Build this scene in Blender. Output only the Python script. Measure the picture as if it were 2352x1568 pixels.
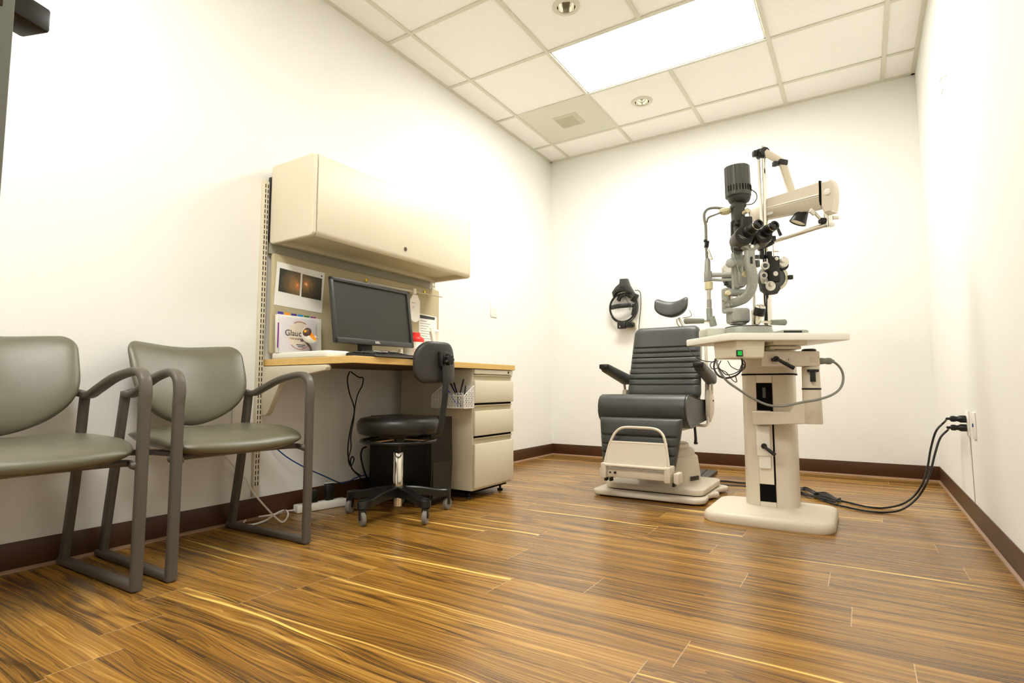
import bpy, bmesh, math, random
from mathutils import Vector, Matrix
random.seed(7)
PI = math.pi
for o in list(bpy.data.objects):
    bpy.data.objects.remove(o, do_unlink=True)
SC = bpy.context.scene
COL = SC.collection

# ------------------------------------------------------------------ camera, world, exposure
cam = bpy.data.cameras.new('camera'); cam.lens = 1272.2/2352*36; cam.sensor_width = 36
cam.clip_start = 0.02
camo = bpy.data.objects.new('camera', cam); COL.objects.link(camo)
_yaw, _pit, _rol = -0.56221, 0.08216, -0.00124
_r = Vector((math.cos(_yaw), -math.sin(_yaw), 0)); _d = Vector((math.sin(_yaw)*math.cos(_pit), math.cos(_yaw)*math.cos(_pit), math.sin(_pit)))
_u = _r.cross(_d)
_r2 = math.cos(_rol)*_r + math.sin(_rol)*_u; _u2 = -math.sin(_rol)*_r + math.cos(_rol)*_u
camo.matrix_world = Matrix(((_r2.x, _u2.x, -_d.x, 2.42821), (_r2.y, _u2.y, -_d.y, -4.55053), (_r2.z, _u2.z, -_d.z, 0.61334), (0, 0, 0, 1)))
SC.camera = camo
SC.view_settings.view_transform = 'Standard'; SC.view_settings.look = 'None'
SC.view_settings.exposure = 0.0; SC.view_settings.gamma = 1.0; SC.view_settings.use_curve_mapping = False
w = bpy.data.worlds.new('world'); SC.world = w; w.use_nodes = True
w.node_tree.nodes['Background'].inputs[0].default_value = (0.9, 0.95, 1, 1)
w.node_tree.nodes['Background'].inputs[1].default_value = 0.02
PANEL = 30.0          # ceiling troffers
PANEL_COL = (1.0, 0.985, 0.945)

# ------------------------------------------------------------------ materials
def s2l(c):
    return tuple(((x/255)/12.92 if x/255 <= .04045 else ((x/255+.055)/1.055)**2.4) for x in c)
MATS = {}
def mat(name, rgb=(128, 128, 128), rough=.5, metal=0, spec=.5, bump=0, bscale=200, trans=0, emit=0, emitc=None, var=0, vscale=8, coat=0, alpha=1, ior=1.45, sheen=0, stretch=None):
    if name in MATS: return MATS[name]
    m = bpy.data.materials.new(name); m.use_nodes = True; nt = m.node_tree; b = nt.nodes['Principled BSDF']
    c = s2l(rgb)
    b.inputs['Base Color'].default_value = (*c, 1); b.inputs['Roughness'].default_value = rough
    b.inputs['Metallic'].default_value = metal; b.inputs['Specular IOR Level'].default_value = spec
    b.inputs['Transmission Weight'].default_value = trans; b.inputs['Coat Weight'].default_value = coat
    b.inputs['Alpha'].default_value = alpha; b.inputs['IOR'].default_value = ior
    if emit:
        b.inputs['Emission Color'].default_value = (*(emitc or c), 1); b.inputs['Emission Strength'].default_value = emit
    tc = nt.nodes.new('ShaderNodeTexCoord'); src = tc.outputs['Object']
    if stretch:
        mp = nt.nodes.new('ShaderNodeMapping'); mp.inputs['Scale'].default_value = stretch
        nt.links.new(src, mp.inputs['Vector']); src = mp.outputs['Vector']
    if bump:
        n = nt.nodes.new('ShaderNodeTexNoise'); n.inputs['Scale'].default_value = bscale; n.inputs['Detail'].default_value = 3
        nt.links.new(src, n.inputs['Vector'])
        bp_ = nt.nodes.new('ShaderNodeBump'); bp_.inputs['Strength'].default_value = bump; bp_.inputs['Distance'].default_value = .002
        nt.links.new(n.outputs['Fac'], bp_.inputs['Height']); nt.links.new(bp_.outputs['Normal'], b.inputs['Normal'])
    if var:
        n = nt.nodes.new('ShaderNodeTexNoise'); n.inputs['Scale'].default_value = vscale; n.inputs['Detail'].default_value = 5
        nt.links.new(src, n.inputs['Vector'])
        r = nt.nodes.new('ShaderNodeValToRGB')
        r.color_ramp.elements[0].position = .3; r.color_ramp.elements[1].position = .7
        r.color_ramp.elements[0].color = (*[max(0, x*(1-var)) for x in c], 1); r.color_ramp.elements[1].color = (*[min(1, x*(1+var)) for x in c], 1)
        nt.links.new(n.outputs['Fac'], r.inputs['Fac']); nt.links.new(r.outputs['Color'], b.inputs['Base Color'])
    MATS[name] = m; return m

M_wall = mat('wall_paint', (238, 236, 229), .75, spec=.3, bump=.28, bscale=130)
M_ceil = mat('ceiling_tile', (251, 250, 245), .9, spec=.2, bump=.15, bscale=300, var=.012, vscale=40)
M_grid = mat('grid_white', (220, 218, 202), .6, spec=.3)
M_board = mat('baseboard_vinyl', (72, 42, 18), .42, bump=.08, bscale=60, var=.12, vscale=3)
M_lip = mat('baseboard_toe', (150, 118, 92), .4)
M_olive = mat('olive_vinyl', (96, 93, 74), .26, spec=.9, bump=.30, bscale=700, var=.06, vscale=6)
M_taupe = mat('taupe_metal', (84, 77, 69), .45, spec=.5, bump=.12, bscale=900)
M_beige = mat('beige_steel', (218, 209, 184), .45, spec=.45, bump=.06, bscale=800)
M_beiged = mat('beige_underside', (205, 196, 166), .5)
M_cream = mat('cream_plastic', (216, 205, 185), .38, spec=.5, bump=.04, bscale=500)
M_white = mat('white_plastic', (238, 234, 222), .38, spec=.5)
M_table = mat('white_laminate', (247, 244, 232), .35, spec=.5)
M_gry = mat('exam_vinyl', (66, 67, 64), .4, spec=.5, bump=.25, bscale=350, var=.10, vscale=14)
M_blkv = mat('black_vinyl', (34, 32, 29), .35, spec=.5, bump=.15, bscale=500)
M_blk = mat('black_plastic', (20, 19, 17), .4, spec=.5)
M_blkm = mat('black_metal', (18, 17, 15), .35, spec=.6)
M_dgrey = mat('dark_grey_plastic', (50, 50, 46), .42, spec=.5, bump=.05, bscale=400)
M_screen = mat('screen_matte', (46, 43, 36), .45, spec=.4, bump=.04, bscale=900)
M_hammer = mat('hammered_grey', (162, 164, 154), .4, metal=.25, bump=.25, bscale=500, var=.08, vscale=160)
M_hamd = mat('grey_rubber', (132, 134, 122), .6)
M_chrome = mat('chrome', (230, 226, 216), .1, metal=1)
M_steel = mat('brushed_steel', (205, 200, 184), .3, metal=1)
M_brass = mat('brass', (210, 180, 60), .3, metal=.9)
M_oak = mat('desk_edge_maple', (222, 184, 112), .4, spec=.4, var=.10, vscale=9, stretch=(3, 1, 40))
M_fabric = mat('panel_fabric', (196, 184, 150), .9, spec=.1, bump=.7, bscale=900, var=.03, vscale=300)
M_greyp = mat('wall_rail_grey', (165, 160, 142), .6)
M_paper = mat('paper', (246, 244, 236), .7, spec=.2)
M_glass = mat('clear_acrylic', (250, 250, 245), .05, trans=1, ior=1.3)
M_red = mat('red_plastic', (226, 40, 30), .35)
M_pink = mat('pink_translucent', (236, 190, 180), .4)
M_orange = mat('orange_plastic', (250, 160, 10), .4)
M_brown = mat('iris_brown', (82, 56, 44), .35)
M_rubber = mat('wheel_grey', (122, 118, 108), .55)
M_dark = mat('dark_gap', (14, 12, 9), .8, spec=.1)
M_blue = mat('blue_cable', (22, 60, 120), .4)
M_door = mat('grey_door_paint', (120, 122, 112), .45, bump=.1, bscale=200)
M_ink = mat('print_ink', (70, 68, 66), .7)
M_green = mat('green_lamp', (0, 150, 40), .4, emit=.5, emitc=(0, .6, .08))
M_padl = mat('pad_cream', (224, 214, 170), .6)
M_mesh = mat('grille_dark', (44, 40, 34), .5)
M_refl = mat('reflector', (250, 248, 240), .08, metal=1)
M_diff = mat('light_diffuser', (255, 250, 240), .5, emit=PANEL, emitc=PANEL_COL)

def floor_mat():
    m = bpy.data.materials.new('plank_floor'); m.use_nodes = True; nt = m.node_tree; N = nt.nodes; Lk = nt.links
    b = N['Principled BSDF']
    def nd(t, **k):
        n = N.new(t)
        for a, v in k.items(): setattr(n, a, v)
        return n
    def mth(op, a, b_=None, c=None):
        n = nd('ShaderNodeMath', operation=op)
        for i, x in enumerate((a, b_, c)):
            if x is None: continue
            if isinstance(x, (int, float)): n.inputs[i].default_value = x
            else: Lk.new(x, n.inputs[i])
        return n.outputs[0]
    g = nd('ShaderNodeNewGeometry'); sx = nd('ShaderNodeSeparateXYZ'); Lk.new(g.outputs['Position'], sx.inputs[0])
    X, Y = sx.outputs['X'], sx.outputs['Y']
    ry = mth('DIVIDE', mth('ADD', Y, 0.137), 0.15)
    row = mth('FLOOR', ry); fy = mth('FRACT', ry)
    wn = nd('ShaderNodeTexWhiteNoise', noise_dimensions='1D'); Lk.new(row, wn.inputs['W'])
    rx = mth('DIVIDE', mth('ADD', X, mth('MULTIPLY', wn.outputs['Value'], 3.7)), 1.05)
    px = mth('FLOOR', rx); fx = mth('FRACT', rx)
    cb = nd('ShaderNodeCombineXYZ'); Lk.new(px, cb.inputs[0]); Lk.new(row, cb.inputs[1])
    w2 = nd('ShaderNodeTexWhiteNoise', noise_dimensions='3D'); Lk.new(cb.outputs[0], w2.inputs['Vector'])
    off = mth('MULTIPLY', w2.outputs['Value'], 40)
    def vec(xs, ys, o=1.0, warp=None):
        v = nd('ShaderNodeCombineXYZ')
        Lk.new(mth('ADD', mth('MULTIPLY', X, xs), off), v.inputs[0])
        yy = mth('MULTIPLY', Y, ys)
        if warp is not None: yy = mth('ADD', yy, warp)
        Lk.new(mth('ADD', yy, mth('MULTIPLY', off, o)), v.inputs[1]); return v.outputs[0]
    def noise(v, sc, det=4, rough=.55, dist=0):
        n = nd('ShaderNodeTexNoise'); n.inputs['Scale'].default_value = sc; n.inputs['Detail'].default_value = det
        n.inputs['Roughness'].default_value = rough; n.inputs['Distortion'].default_value = dist; Lk.new(v, n.inputs['Vector']); return n.outputs['Fac']
    # slow wander of the grain
    wnd = mth('MULTIPLY', mth('SUBTRACT', noise(vec(1.1, 6), 1.0, 2), .5), 2.2)
    big = noise(vec(.45, 15, warp=wnd), 1.0, 3, .5)
    rings = nd('ShaderNodeTexWave', wave_type='BANDS', bands_direction='Y', wave_profile='SAW')
    rings.inputs['Scale'].default_value = 2.0; rings.inputs['Distortion'].default_value = 0
    cmb = nd('ShaderNodeCombineXYZ'); Lk.new(mth('MULTIPLY', big, 3.0), cmb.inputs[1]); Lk.new(cmb.outputs[0], rings.inputs['Vector'])
    fine = noise(vec(1.3, 230, warp=mth('MULTIPLY', wnd, 8)), 1.0, 4, .6)
    mid = noise(vec(.7, 75, warp=mth('MULTIPLY', wnd, 3.6)), 1.0, 3, .5)
    t = mth('ADD', mth('ADD', mth('MULTIPLY', big, .40), mth('MULTIPLY', fine, .46)), mth('ADD', mth('MULTIPLY', mid, .40), -.13))
    t = mth('ADD', t, mth('MULTIPLY', mth('SUBTRACT', w2.outputs['Value'], .5), .09))
    t = mth('ADD', t, mth('MULTIPLY', mth('SUBTRACT', rings.outputs['Fac'], .5), .10))
    N2 = noise(vec(.95, 7.5, o=2.3), 1.0, 1.5, .4)
    cf = mth('ABSOLUTE', mth('SUBTRACT', mth('FRACT', mth('MULTIPLY', N2, 9.0)), .5))
    line = mth('SUBTRACT', 1.0, mth('MINIMUM', 1.0, mth('MULTIPLY', cf, 4.0)))
    sc3 = nd('ShaderNodeSeparateColor'); Lk.new(w2.outputs['Color'], sc3.inputs[0])
    fig = mth('MULTIPLY', line, mth('GREATER_THAN', sc3.outputs[1], .62))
    t = mth('SUBTRACT', t, mth('MULTIPLY', fig, .12))
    r = nd('ShaderNodeValToRGB'); cr = r.color_ramp
    pts = [(.30, (62, 40, 12)), (.40, (100, 68, 24)), (.48, (134, 94, 36)), (.58, (160, 116, 46)), (.70, (196, 150, 74))]
    cr.elements[0].position = pts[0][0]; cr.elements[0].color = (*s2l(pts[0][1]), 1)
    cr.elements[1].position = pts[-1][0]; cr.elements[1].color = (*s2l(pts[-1][1]), 1)
    for p, c in pts[1:-1]:
        e = cr.elements.new(p); e.color = (*s2l(c), 1)
    Lk.new(t, r.inputs['Fac'])
    # pale sapwood streaks
    st = noise(vec(.5, 34, o=1.7, warp=mth('MULTIPLY', wnd, 1.5)), 1.0, 1, .4)
    sr = nd('ShaderNodeValToRGB'); sr.color_ramp.elements[0].position = .675; sr.color_ramp.elements[1].position = .73
    Lk.new(st, sr.inputs['Fac'])
    mx = nd('ShaderNodeMix', data_type='RGBA'); Lk.new(sr.outputs['Color'], mx.inputs['Factor'])
    Lk.new(r.outputs['Color'], mx.inputs['A']); mx.inputs['B'].default_value = (*s2l((236, 196, 104)), 1)
    # seams
    ey = mth('MINIMUM', fy, mth('SUBTRACT', 1.0, fy)); ex = mth('MINIMUM', fx, mth('SUBTRACT', 1.0, fx))
    sy = mth('LESS_THAN', ey, .005); sxx = mth('LESS_THAN', ex, .0011)
    m2 = nd('ShaderNodeMix', data_type='RGBA'); Lk.new(mth('MULTIPLY', sy, .45), m2.inputs['Factor']); Lk.new(mx.outputs['Result'], m2.inputs['A']); m2.inputs['B'].default_value = (*s2l((70, 46, 24)), 1)
    m3 = nd('ShaderNodeMix', data_type='RGBA'); Lk.new(mth('MULTIPLY', sxx, .7), m3.inputs['Factor']); Lk.new(m2.outputs['Result'], m3.inputs['A']); m3.inputs['B'].default_value = (*s2l((190, 160, 120)), 1)
    Lk.new(m3.outputs['Result'], b.inputs['Base Color'])
    b.inputs['Roughness'].default_value = .27; b.inputs['Specular IOR Level'].default_value = .75
    bu = nd('ShaderNodeBump'); bu.inputs['Strength'].default_value = .12; bu.inputs['Distance'].default_value = .001
    Lk.new(fine, bu.inputs['Height']); Lk.new(bu.outputs['Normal'], b.inputs['Normal'])
    return m
M_floor = floor_mat()

# ------------------------------------------------------------------ mesh helpers
def rotm(rx=0, ry=0, rz=0):
    return Matrix.Rotation(rz, 4, 'Z') @ Matrix.Rotation(ry, 4, 'Y') @ Matrix.Rotation(rx, 4, 'X')
def smooth_path(pts, n=8):
    P = [Vector(p) for p in pts]
    if len(P) < 3: return P
    out = []
    for i in range(len(P)-1):
        p0 = P[i-1] if i > 0 else P[0]*2-P[1]; p1, p2 = P[i], P[i+1]; p3 = P[i+2] if i+2 < len(P) else P[-1]*2-P[-2]
        for k in range(n):
            t = k/n
            out.append(.5*((2*p1)+(-p0+p2)*t+(2*p0-5*p1+4*p2-p3)*t*t+(-p0+3*p1-3*p2+p3)*t**3))
    out.append(P[-1]); return out
class B:
    def __init__(s): s.bm = bmesh.new()
    def box(s, c, d, bev=0, rot=None, seg=2):
        r = bmesh.ops.create_cube(s.bm, size=1); v = r['verts']
        bmesh.ops.scale(s.bm, vec=d, verts=v)
        if bev:
            e = list({e for x in v for e in x.link_edges})
            q = bmesh.ops.bevel(s.bm, geom=e, offset=min(bev, min(d)*.49), segments=seg, affect='EDGES', profile=.5)
            v = list({x for f in q['faces'] for x in f.verts} | {x for x in v if x.is_valid})
        M = Matrix.Translation(Vector(c)) @ (rot or Matrix.Identity(4))
        bmesh.ops.transform(s.bm, matrix=M, verts=v); return s
    def bx(s, x0, x1, y0, y1, z0, z1, bev=0, seg=2):
        return s.box(((x0+x1)/2, (y0+y1)/2, (z0+z1)/2), (abs(x1-x0), abs(y1-y0), abs(z1-z0)), bev, seg=seg)
    def _loft(s, rings, closed=True, capa=True, capb=True):
        bm = s.bm; VR = [[bm.verts.new(p) for p in r] for r in rings]
        n = len(VR[0])
        for a, b in zip(VR, VR[1:]):
            for i in range(n if closed else n-1):
                j = (i+1) % n
                try: bm.faces.new((a[i], a[j], b[j], b[i]))
                except ValueError: pass
        if capa: bm.faces.new(list(reversed(VR[0])))
        if capb: bm.faces.new(VR[-1])
        return VR
    def cyl(s, p0, p1, r0, r1=None, seg=24, cap=True):
        r1 = r0 if r1 is None else r1
        return s.lathe([(r0, 0), (r1, (Vector(p1)-Vector(p0)).length)], p0, p1, seg, cap)
    def lathe(s, prof, p0, p1, seg=28, cap=True, sq=None):
        p0, p1 = Vector(p0), Vector(p1); ax = (p1-p0).normalized()
        a = ax.orthogonal().normalized() if abs(ax.z) < .999 else Vector((1, 0, 0)); b = ax.cross(a)
        rings = [[p0+ax*z+(a*math.cos(2*PI*i/seg)+b*math.sin(2*PI*i/seg))*max(r, 1e-5) for i in range(seg)] for r, z in prof]
        s._loft(rings, True, cap, cap); return s
    def tube(s, pts, r, seg=8, n=8, smooth=True, r1=None, flat=None):
        """round tube; flat=(half width along the given vector, half thickness, vector) gives a flat section"""
        P = smooth_path(pts, n) if smooth else [Vector(p) for p in pts]
        rings = []; prev = None
        for i, p in enumerate(P):
            t = (P[min(i+1, len(P)-1)]-P[max(i-1, 0)]).normalized()
            if flat:
                a = Vector(flat[2]); a = (a-t*a.dot(t)).normalized(); b = t.cross(a).normalized(); ra, rb = flat[0], flat[1]
            else:
                if prev is None: a = t.orthogonal().normalized()
                else: a = (prev-t*prev.dot(t)).normalized()
                b = t.cross(a); prev = a
                ra = rb = r if r1 is None else r+(r1-r)*i/(len(P)-1)
            e = .55 if flat else 1
            f = lambda x: math.copysign(abs(x)**e, x)
            rings.append([p+a*ra*f(math.cos(2*PI*k/seg))+b*rb*f(math.sin(2*PI*k/seg)) for k in range(seg)])
        s._loft(rings); return s
    def prism(s, pts, ax, h0, h1, bev=0, seg=2):
        """outline pts (a,b) extruded along ax from h0 to h1; ax x:(y,z) y:(x,z) z:(x,y)"""
        def P(a, b, h): return {'x': (h, a, b), 'y': (a, h, b), 'z': (a, b, h)}[ax]
        bm = s.bm
        v0 = [bm.verts.new(P(a, b, h0)) for a, b in pts]; v1 = [bm.verts.new(P(a, b, h1)) for a, b in pts]; n = len(pts)
        fs = [bm.faces.new(v0), bm.faces.new(list(reversed(v1)))]
        for i in range(n):
            j = (i+1) % n; fs.append(bm.faces.new((v0[j], v0[i], v1[i], v1[j])))
        bmesh.ops.recalc_face_normals(bm, faces=fs)
        if bev:
            e = list({e for f in fs[:2] for e in f.edges})
            bmesh.ops.bevel(bm, geom=e, offset=bev, segments=seg, affect='EDGES', profile=.5)
        return s
    def quad(s, a, b, c, d):
        s.bm.faces.new([s.bm.verts.new(p) for p in (a, b, c, d)]); return s
    def grid(s, fn, nu, nv, closeu=False):
        bm = s.bm; V = [[bm.verts.new(fn(i/(nu), j/(nv))) for i in range(nu+(0 if closeu else 1))] for j in range(nv+1)]
        m = len(V[0])
        for j in range(nv):
            for i in range(m if closeu else m-1):
                k = (i+1) % m
                bm.faces.new((V[j][i], V[j][k], V[j+1][k], V[j+1][i]))
        return V
    def cushion(s, hw, H, T, warp, n=5, nu=26, nv=26, groove=None, back=.6, off=None, vedge=None):
        """padded cushion: hw(t) half width at height fraction t, total height H, thickness T; warp(a,b,h)->point"""
        def ss(t): return .5-.5*math.cos(PI*t)
        def pt(i, j, side):
            u = 2*ss(i)-1; t = ss(j); v = 2*t-1
            h = max(0, 1-abs(u)**n)**(1/2.2)*max(0, 1-abs(v)**(vedge or n))**(1/2.2)
            hh = T*h if side > 0 else -T*back*h
            if side > 0 and groove: hh -= groove(t)*min(1, h*1.2)
            c = off(t) if off else 0
            return warp(c+u*hw(t), t*H, hh)
        s.grid(lambda i, j: pt(i, j, 1), nu, nv); s.grid(lambda i, j: pt(1-i, j, -1), nu, nv)
        bmesh.ops.remove_doubles(s.bm, verts=s.bm.verts, dist=1e-5); return s
def world_of(o):
    M = Matrix.Identity(4)
    while o is not None:
        M = (Matrix.Translation(o.location) @ o.rotation_euler.to_matrix().to_4x4()) @ M; o = o.parent
    return M
def obj(name, b, m, parent=None, ang=40, loc=None):
    bm = b.bm if isinstance(b, B) else b
    bmesh.ops.recalc_face_normals(bm, faces=bm.faces)
    W = world_of(parent) if parent is not None else Matrix.Identity(4)
    bm.transform(W.inverted())
    bm.verts.ensure_lookup_table()
    xs = [v.co for v in bm.verts]
    lo = Vector([min(p[i] for p in xs) for i in range(3)]); hi = Vector([max(p[i] for p in xs) for i in range(3)])
    c = Vector(loc) if loc is not None else Vector(((lo.x+hi.x)/2, (lo.y+hi.y)/2, (lo.z if parent is None else (lo.z+hi.z)/2)))
    bm.transform(Matrix.Translation(-c))
    for f in bm.faces: f.smooth = True
    for e in bm.edges:
        if len(e.link_faces) == 2 and e.calc_face_angle(0) > math.radians(ang): e.smooth = False
    me = bpy.data.meshes.new(name); bm.to_mesh(me); bm.free()
    me.materials.append(m)
    o = bpy.data.objects.new(name, me); o.location = c; COL.objects.link(o)
    if parent is not None: o.parent = parent
    return o
def tag(o, label, cat, group=None, kind=None):
    o['label'] = label
    if cat: o['category'] = cat
    if group: o['group'] = group
    if kind: o['kind'] = kind
    return o
def thing(name, loc, label, cat, rz=0, group=None):
    o = bpy.data.objects.new(name, None); COL.objects.link(o); o.location = loc; o.rotation_euler = (0, 0, rz); o.empty_display_size = .1
    return tag(o, label, cat, group)
def struct(name, b, m, label=None):
    o = obj(name, b, m); o['kind'] = 'structure'
    if label: o['label'] = label
    return o
def text(name, s, size, o, right, up, m, parent, ext=.0004, bold=0):
    cu = bpy.data.curves.new(name, 'FONT'); cu.body = s; cu.size = size; cu.extrude = ext; cu.offset = bold
    cu.align_x = 'CENTER'; cu.align_y = 'CENTER'; cu.resolution_u = 3
    t = bpy.data.objects.new(name, cu); COL.objects.link(t)
    dg = bpy.context.evaluated_depsgraph_get(); me = bpy.data.meshes.new_from_object(t.evaluated_get(dg))
    bpy.data.objects.remove(t); bm = bmesh.new(); bm.from_mesh(me)
    r = Vector(right).normalized(); u = Vector(up).normalized(); n = r.cross(u)
    bm.transform(Matrix(((r.x, u.x, n.x, o[0]), (r.y, u.y, n.y, o[1]), (r.z, u.z, n.z, o[2]), (0, 0, 0, 1))))
    return obj(name, bm, m, parent)
def copy_tree(o, parent=None):
    c = o.copy(); COL.objects.link(c); c.parent = parent
    for ch in list(o.children): copy_tree(ch, c)
    return c
def rr(x0, x1, y0, y1, r, n=6):
    out = []
    for cx, cy, a0 in ((x1-r, y0+r, -90), (x1-r, y1-r, 0), (x0+r, y1-r, 90), (x0+r, y0+r, 180)):
        for k in range(n+1):
            a = math.radians(a0+90*k/n); out.append((cx+r*math.cos(a), cy+r*math.sin(a)))
    return out

def rpoly(P_, r, n=5):
    out = []
    for i, p in enumerate(P_):
        p = Vector(p).to_2d() if len(p) > 2 else Vector(p); a = Vector(P_[i-1]); c = Vector(P_[(i+1) % len(P_)])
        d1, d2 = (a-p).normalized(), (c-p).normalized()
        for k in range(n+1):
            f_ = k/n; out.append(tuple((p+d1*r*(1-f_))*(1-f_)+(p+d2*r*f_)*f_))
    return out

# ------------------------------------------------------------------ room shell
W, H, YN, YC = 2.83, 2.754, -5.30, -6.70
struct('floor', B().bx(-.1, W+.1, YC-.1, .1, -.05, 0), M_floor)
struct('wall_left', B().bx(-.12, 0, YC, .12, 0, H+.1), M_wall)
struct('wall_right', B().bx(W, W+.12, YC, .12, 0, H+.1), M_wall)
struct('wall_back', B().bx(-.12, W+.12, 0, .12, 0, H+.1), M_wall)
b = B(); b.bx(0, 1.56, YN-.12, YN, 0, H+.1); b.bx(2.54, W, YN-.12, YN, 0, H+.1); b.bx(1.56, 2.54, YN-.12, YN, 2.14, H+.1)
struct('wall_near', b, M_wall)
struct('wall_corridor', B().bx(-.12, W+.12, YC-.12, YC, 0, H+.1), M_wall)
def bboard(name, x0, y0, x1, y1, nx, ny):
    # profile: thin vinyl cove with toe
    b = B(); b.box(((x0+x1)/2+nx*.002, (y0+y1)/2+ny*.002, .054), (abs(x1-x0)+abs(nx)*.004, abs(y1-y0)+abs(ny)*.004, .089), .001)
    o = obj(name, b, M_board); o['kind'] = 'structure'
    pr = [(0, 0), (.0135, 0), (.0125, .004), (.008, .007), (.0045, .0105), (0, .0105)]
    rings = []
    for X, Y in ((x0, y0), (x1, y1)): rings.append([Vector((X+nx*a, Y+ny*a, z)) for a, z in pr])
    b2 = B(); b2._loft(rings); obj('toe_strip', b2, M_lip, o)
bboard('baseboard_left', 0, YN, 0, 0, 1, 0)
bboard('baseboard_back', 0, 0, W, 0, 0, -1)
bboard('baseboard_right', W, 0, W, YN, -1, 0)
# ceiling: cells of 0.6096 m, T-bars, holes for downlights and troffers
T = .6096; GX = [0, .2054]+[.2054+T*i for i in range(1, 5)]+[W]; GY = [0, -.344]+[-.344-T*i for i in range(1, 9)]
GY = [y for y in GY if y > YN+.05]+[YN]
lights = [(2, 2), (2, 7)]            # cell indices (x, y): 2 cells wide
cans = [(1.122, -.640, .054, .079), (1.110, -1.880, .054, .079)]
b = B()
for i in range(len(GX)-1):
    for j in range(len(GY)-1):
        if any(j == lj and i in (li, li+1) for li, lj in lights) or (i, j) == (1, 1): continue
        x0, x1, y0, y1 = GX[i], GX[i+1], GY[j+1], GY[j]
        can = [c for c in cans if x0 < c[0] < x1 and y0 < c[1] < y1]
        if not can: b.quad((x0, y0, H), (x0, y1, H), (x1, y1, H), (x1, y0, H)); continue
        cx, cy, r, _ = can[0]; n = 32; inn = []; out = []
        for k in range(n):
            a = 2*PI*k/n+PI/4; c, s_ = math.cos(a), math.sin(a); m_ = max(abs(c), abs(s_))
            inn.append(b.bm.verts.new((cx+r*c, cy+r*s_, H)))
            ex = (x1-cx) if c > 0 else (cx-x0); ey = (y1-cy) if s_ > 0 else (cy-y0)
            out.append(b.bm.verts.new((cx+c/m_*ex, cy+s_/m_*ey, H)))
        for k in range(n): b.bm.faces.new((inn[k], out[k], out[(k+1) % n], inn[(k+1) % n]))
b.quad((0, YC, H), (0, YN, H), (W, YN, H), (W, YC, H))
ceil = obj('ceiling', b, M_ceil); ceil['kind'] = 'structure'
g = B(); hw_ = .012
for x in GX[1:-1]:
    if x == GX[3]:
        for ya, yb_ in ((YN, GY[8]), (GY[7], GY[3]), (GY[2], 0)): g.bx(x-hw_, x+hw_, ya, yb_, H-.007, H-.0005, .0008, 1)
    else: g.bx(x-hw_, x+hw_, YN, 0, H-.007, H-.0005, .0008, 1)
for y in GY[1:-1]: g.bx(.02, W-.02, y-hw_, y+hw_, H-.0065, H-.0004, .0008, 1)
g.bx(0, .024, YN, 0, H-.008, H); g.bx(W-.024, W, YN, 0, H-.008, H); g.bx(0, W, -.024, 0, H-.008, H)
obj('ceiling_grid', g, M_grid, ceil)
def troffer(x0, x1, y0, y1, label):
    t = thing('ceiling_light', ((x0+x1)/2, (y0+y1)/2, H), label, 'ceiling light', group=None)
    b = B(); z0, z1 = H-.002, H+.03
    for a in ((x0+.012, x0+.022, y0+.012, y1-.012), (x1-.022, x1-.012, y0+.012, y1-.012), (x0+.012, x1-.012, y0+.012, y0+.022), (x0+.012, x1-.012, y1-.022, y1-.012)): b.bx(*a, z0, z1)
    obj('frame', b, M_grid, t)
    obj('diffuser', B().bx(x0+.022, x1-.022, y0+.022, y1-.022, H+.001, H+.012), M_diff, t)
troffer(GX[2], GX[4], GY[3], GY[2], 'bright white recessed ceiling light panel above the exam chair and desk')
troffer(GX[2], GX[4], GY[8], GY[7], 'bright white ceiling light panel at the near end of the room')
troffer(1.5, 2.7, -6.3, -5.7, 'added bright white fill light panel on the unseen corridor ceiling outside the door')  # added fill from behind the camera, out of view
for (cx, cy, r, R), lab in zip(cans, ('small round recessed ceiling downlight nearest the back wall', 'small round recessed ceiling downlight at the top edge, farther from the back wall')):
    t = thing('downlight', (cx, cy, H), lab, 'downlight', group='round recessed downlights')
    obj('trim_ring', B().lathe([(r-.002, .001), (r-.002, .009), (R-.006, .007), (R, .002), (R, .0)], (cx, cy, H), (cx, cy, H-.1), 40, False), M_grid, t)
    pr = [(r-.001, -.004)]+[((r-.001)*math.cos(a), .085*math.sin(a)) for a in [PI/2*k/10 for k in range(1, 8)]]
    pr = [(x, z) for x, z in pr]
    obj('reflector', B().lathe(pr, (cx, cy, H), (cx, cy, H+.1), 40, False), M_refl, t)
    obj('bulb', B().lathe([(.0, .03), (.014, .034), (.02, .045), (.02, .09), (.0, .091)], (cx, cy, H), (cx, cy, H+.1), 20), mat('bulb_off', (150, 150, 130), .4), t)
# perforated vent panel
x0, x1, y0, y1 = GX[1]+.012, GX[2]-.012, GY[2]+.012, GY[1]-.012
t = thing('ceiling_vent', ((x0+x1)/2, (y0+y1)/2, H), 'grey perforated square air vent panel with darker square centre in the ceiling', 'vent')
mv = mat('perforated_panel', (222, 221, 206), .6, bump=.4, bscale=500, var=.06, vscale=500)
cx, cy = (x0+x1)/2+.02, (y0+y1)/2-.02
obj('panel', B().bx(x0, x1, y0, y1, H-.003, H+.003), mv, t)
obj('duct_opening', B().bx(cx-.10, cx+.10, cy-.10, cy+.10, H-.0045, H-.002), mat('duct_mid', (204, 200, 178), .7, bump=.3, bscale=500), t)
obj('damper', B().bx(cx-.10, cx+.055, cy-.055, cy+.10, H-.006, H-.004), mat('duct_dark', (190, 185, 160), .7, bump=.3, bscale=500), t)
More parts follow.
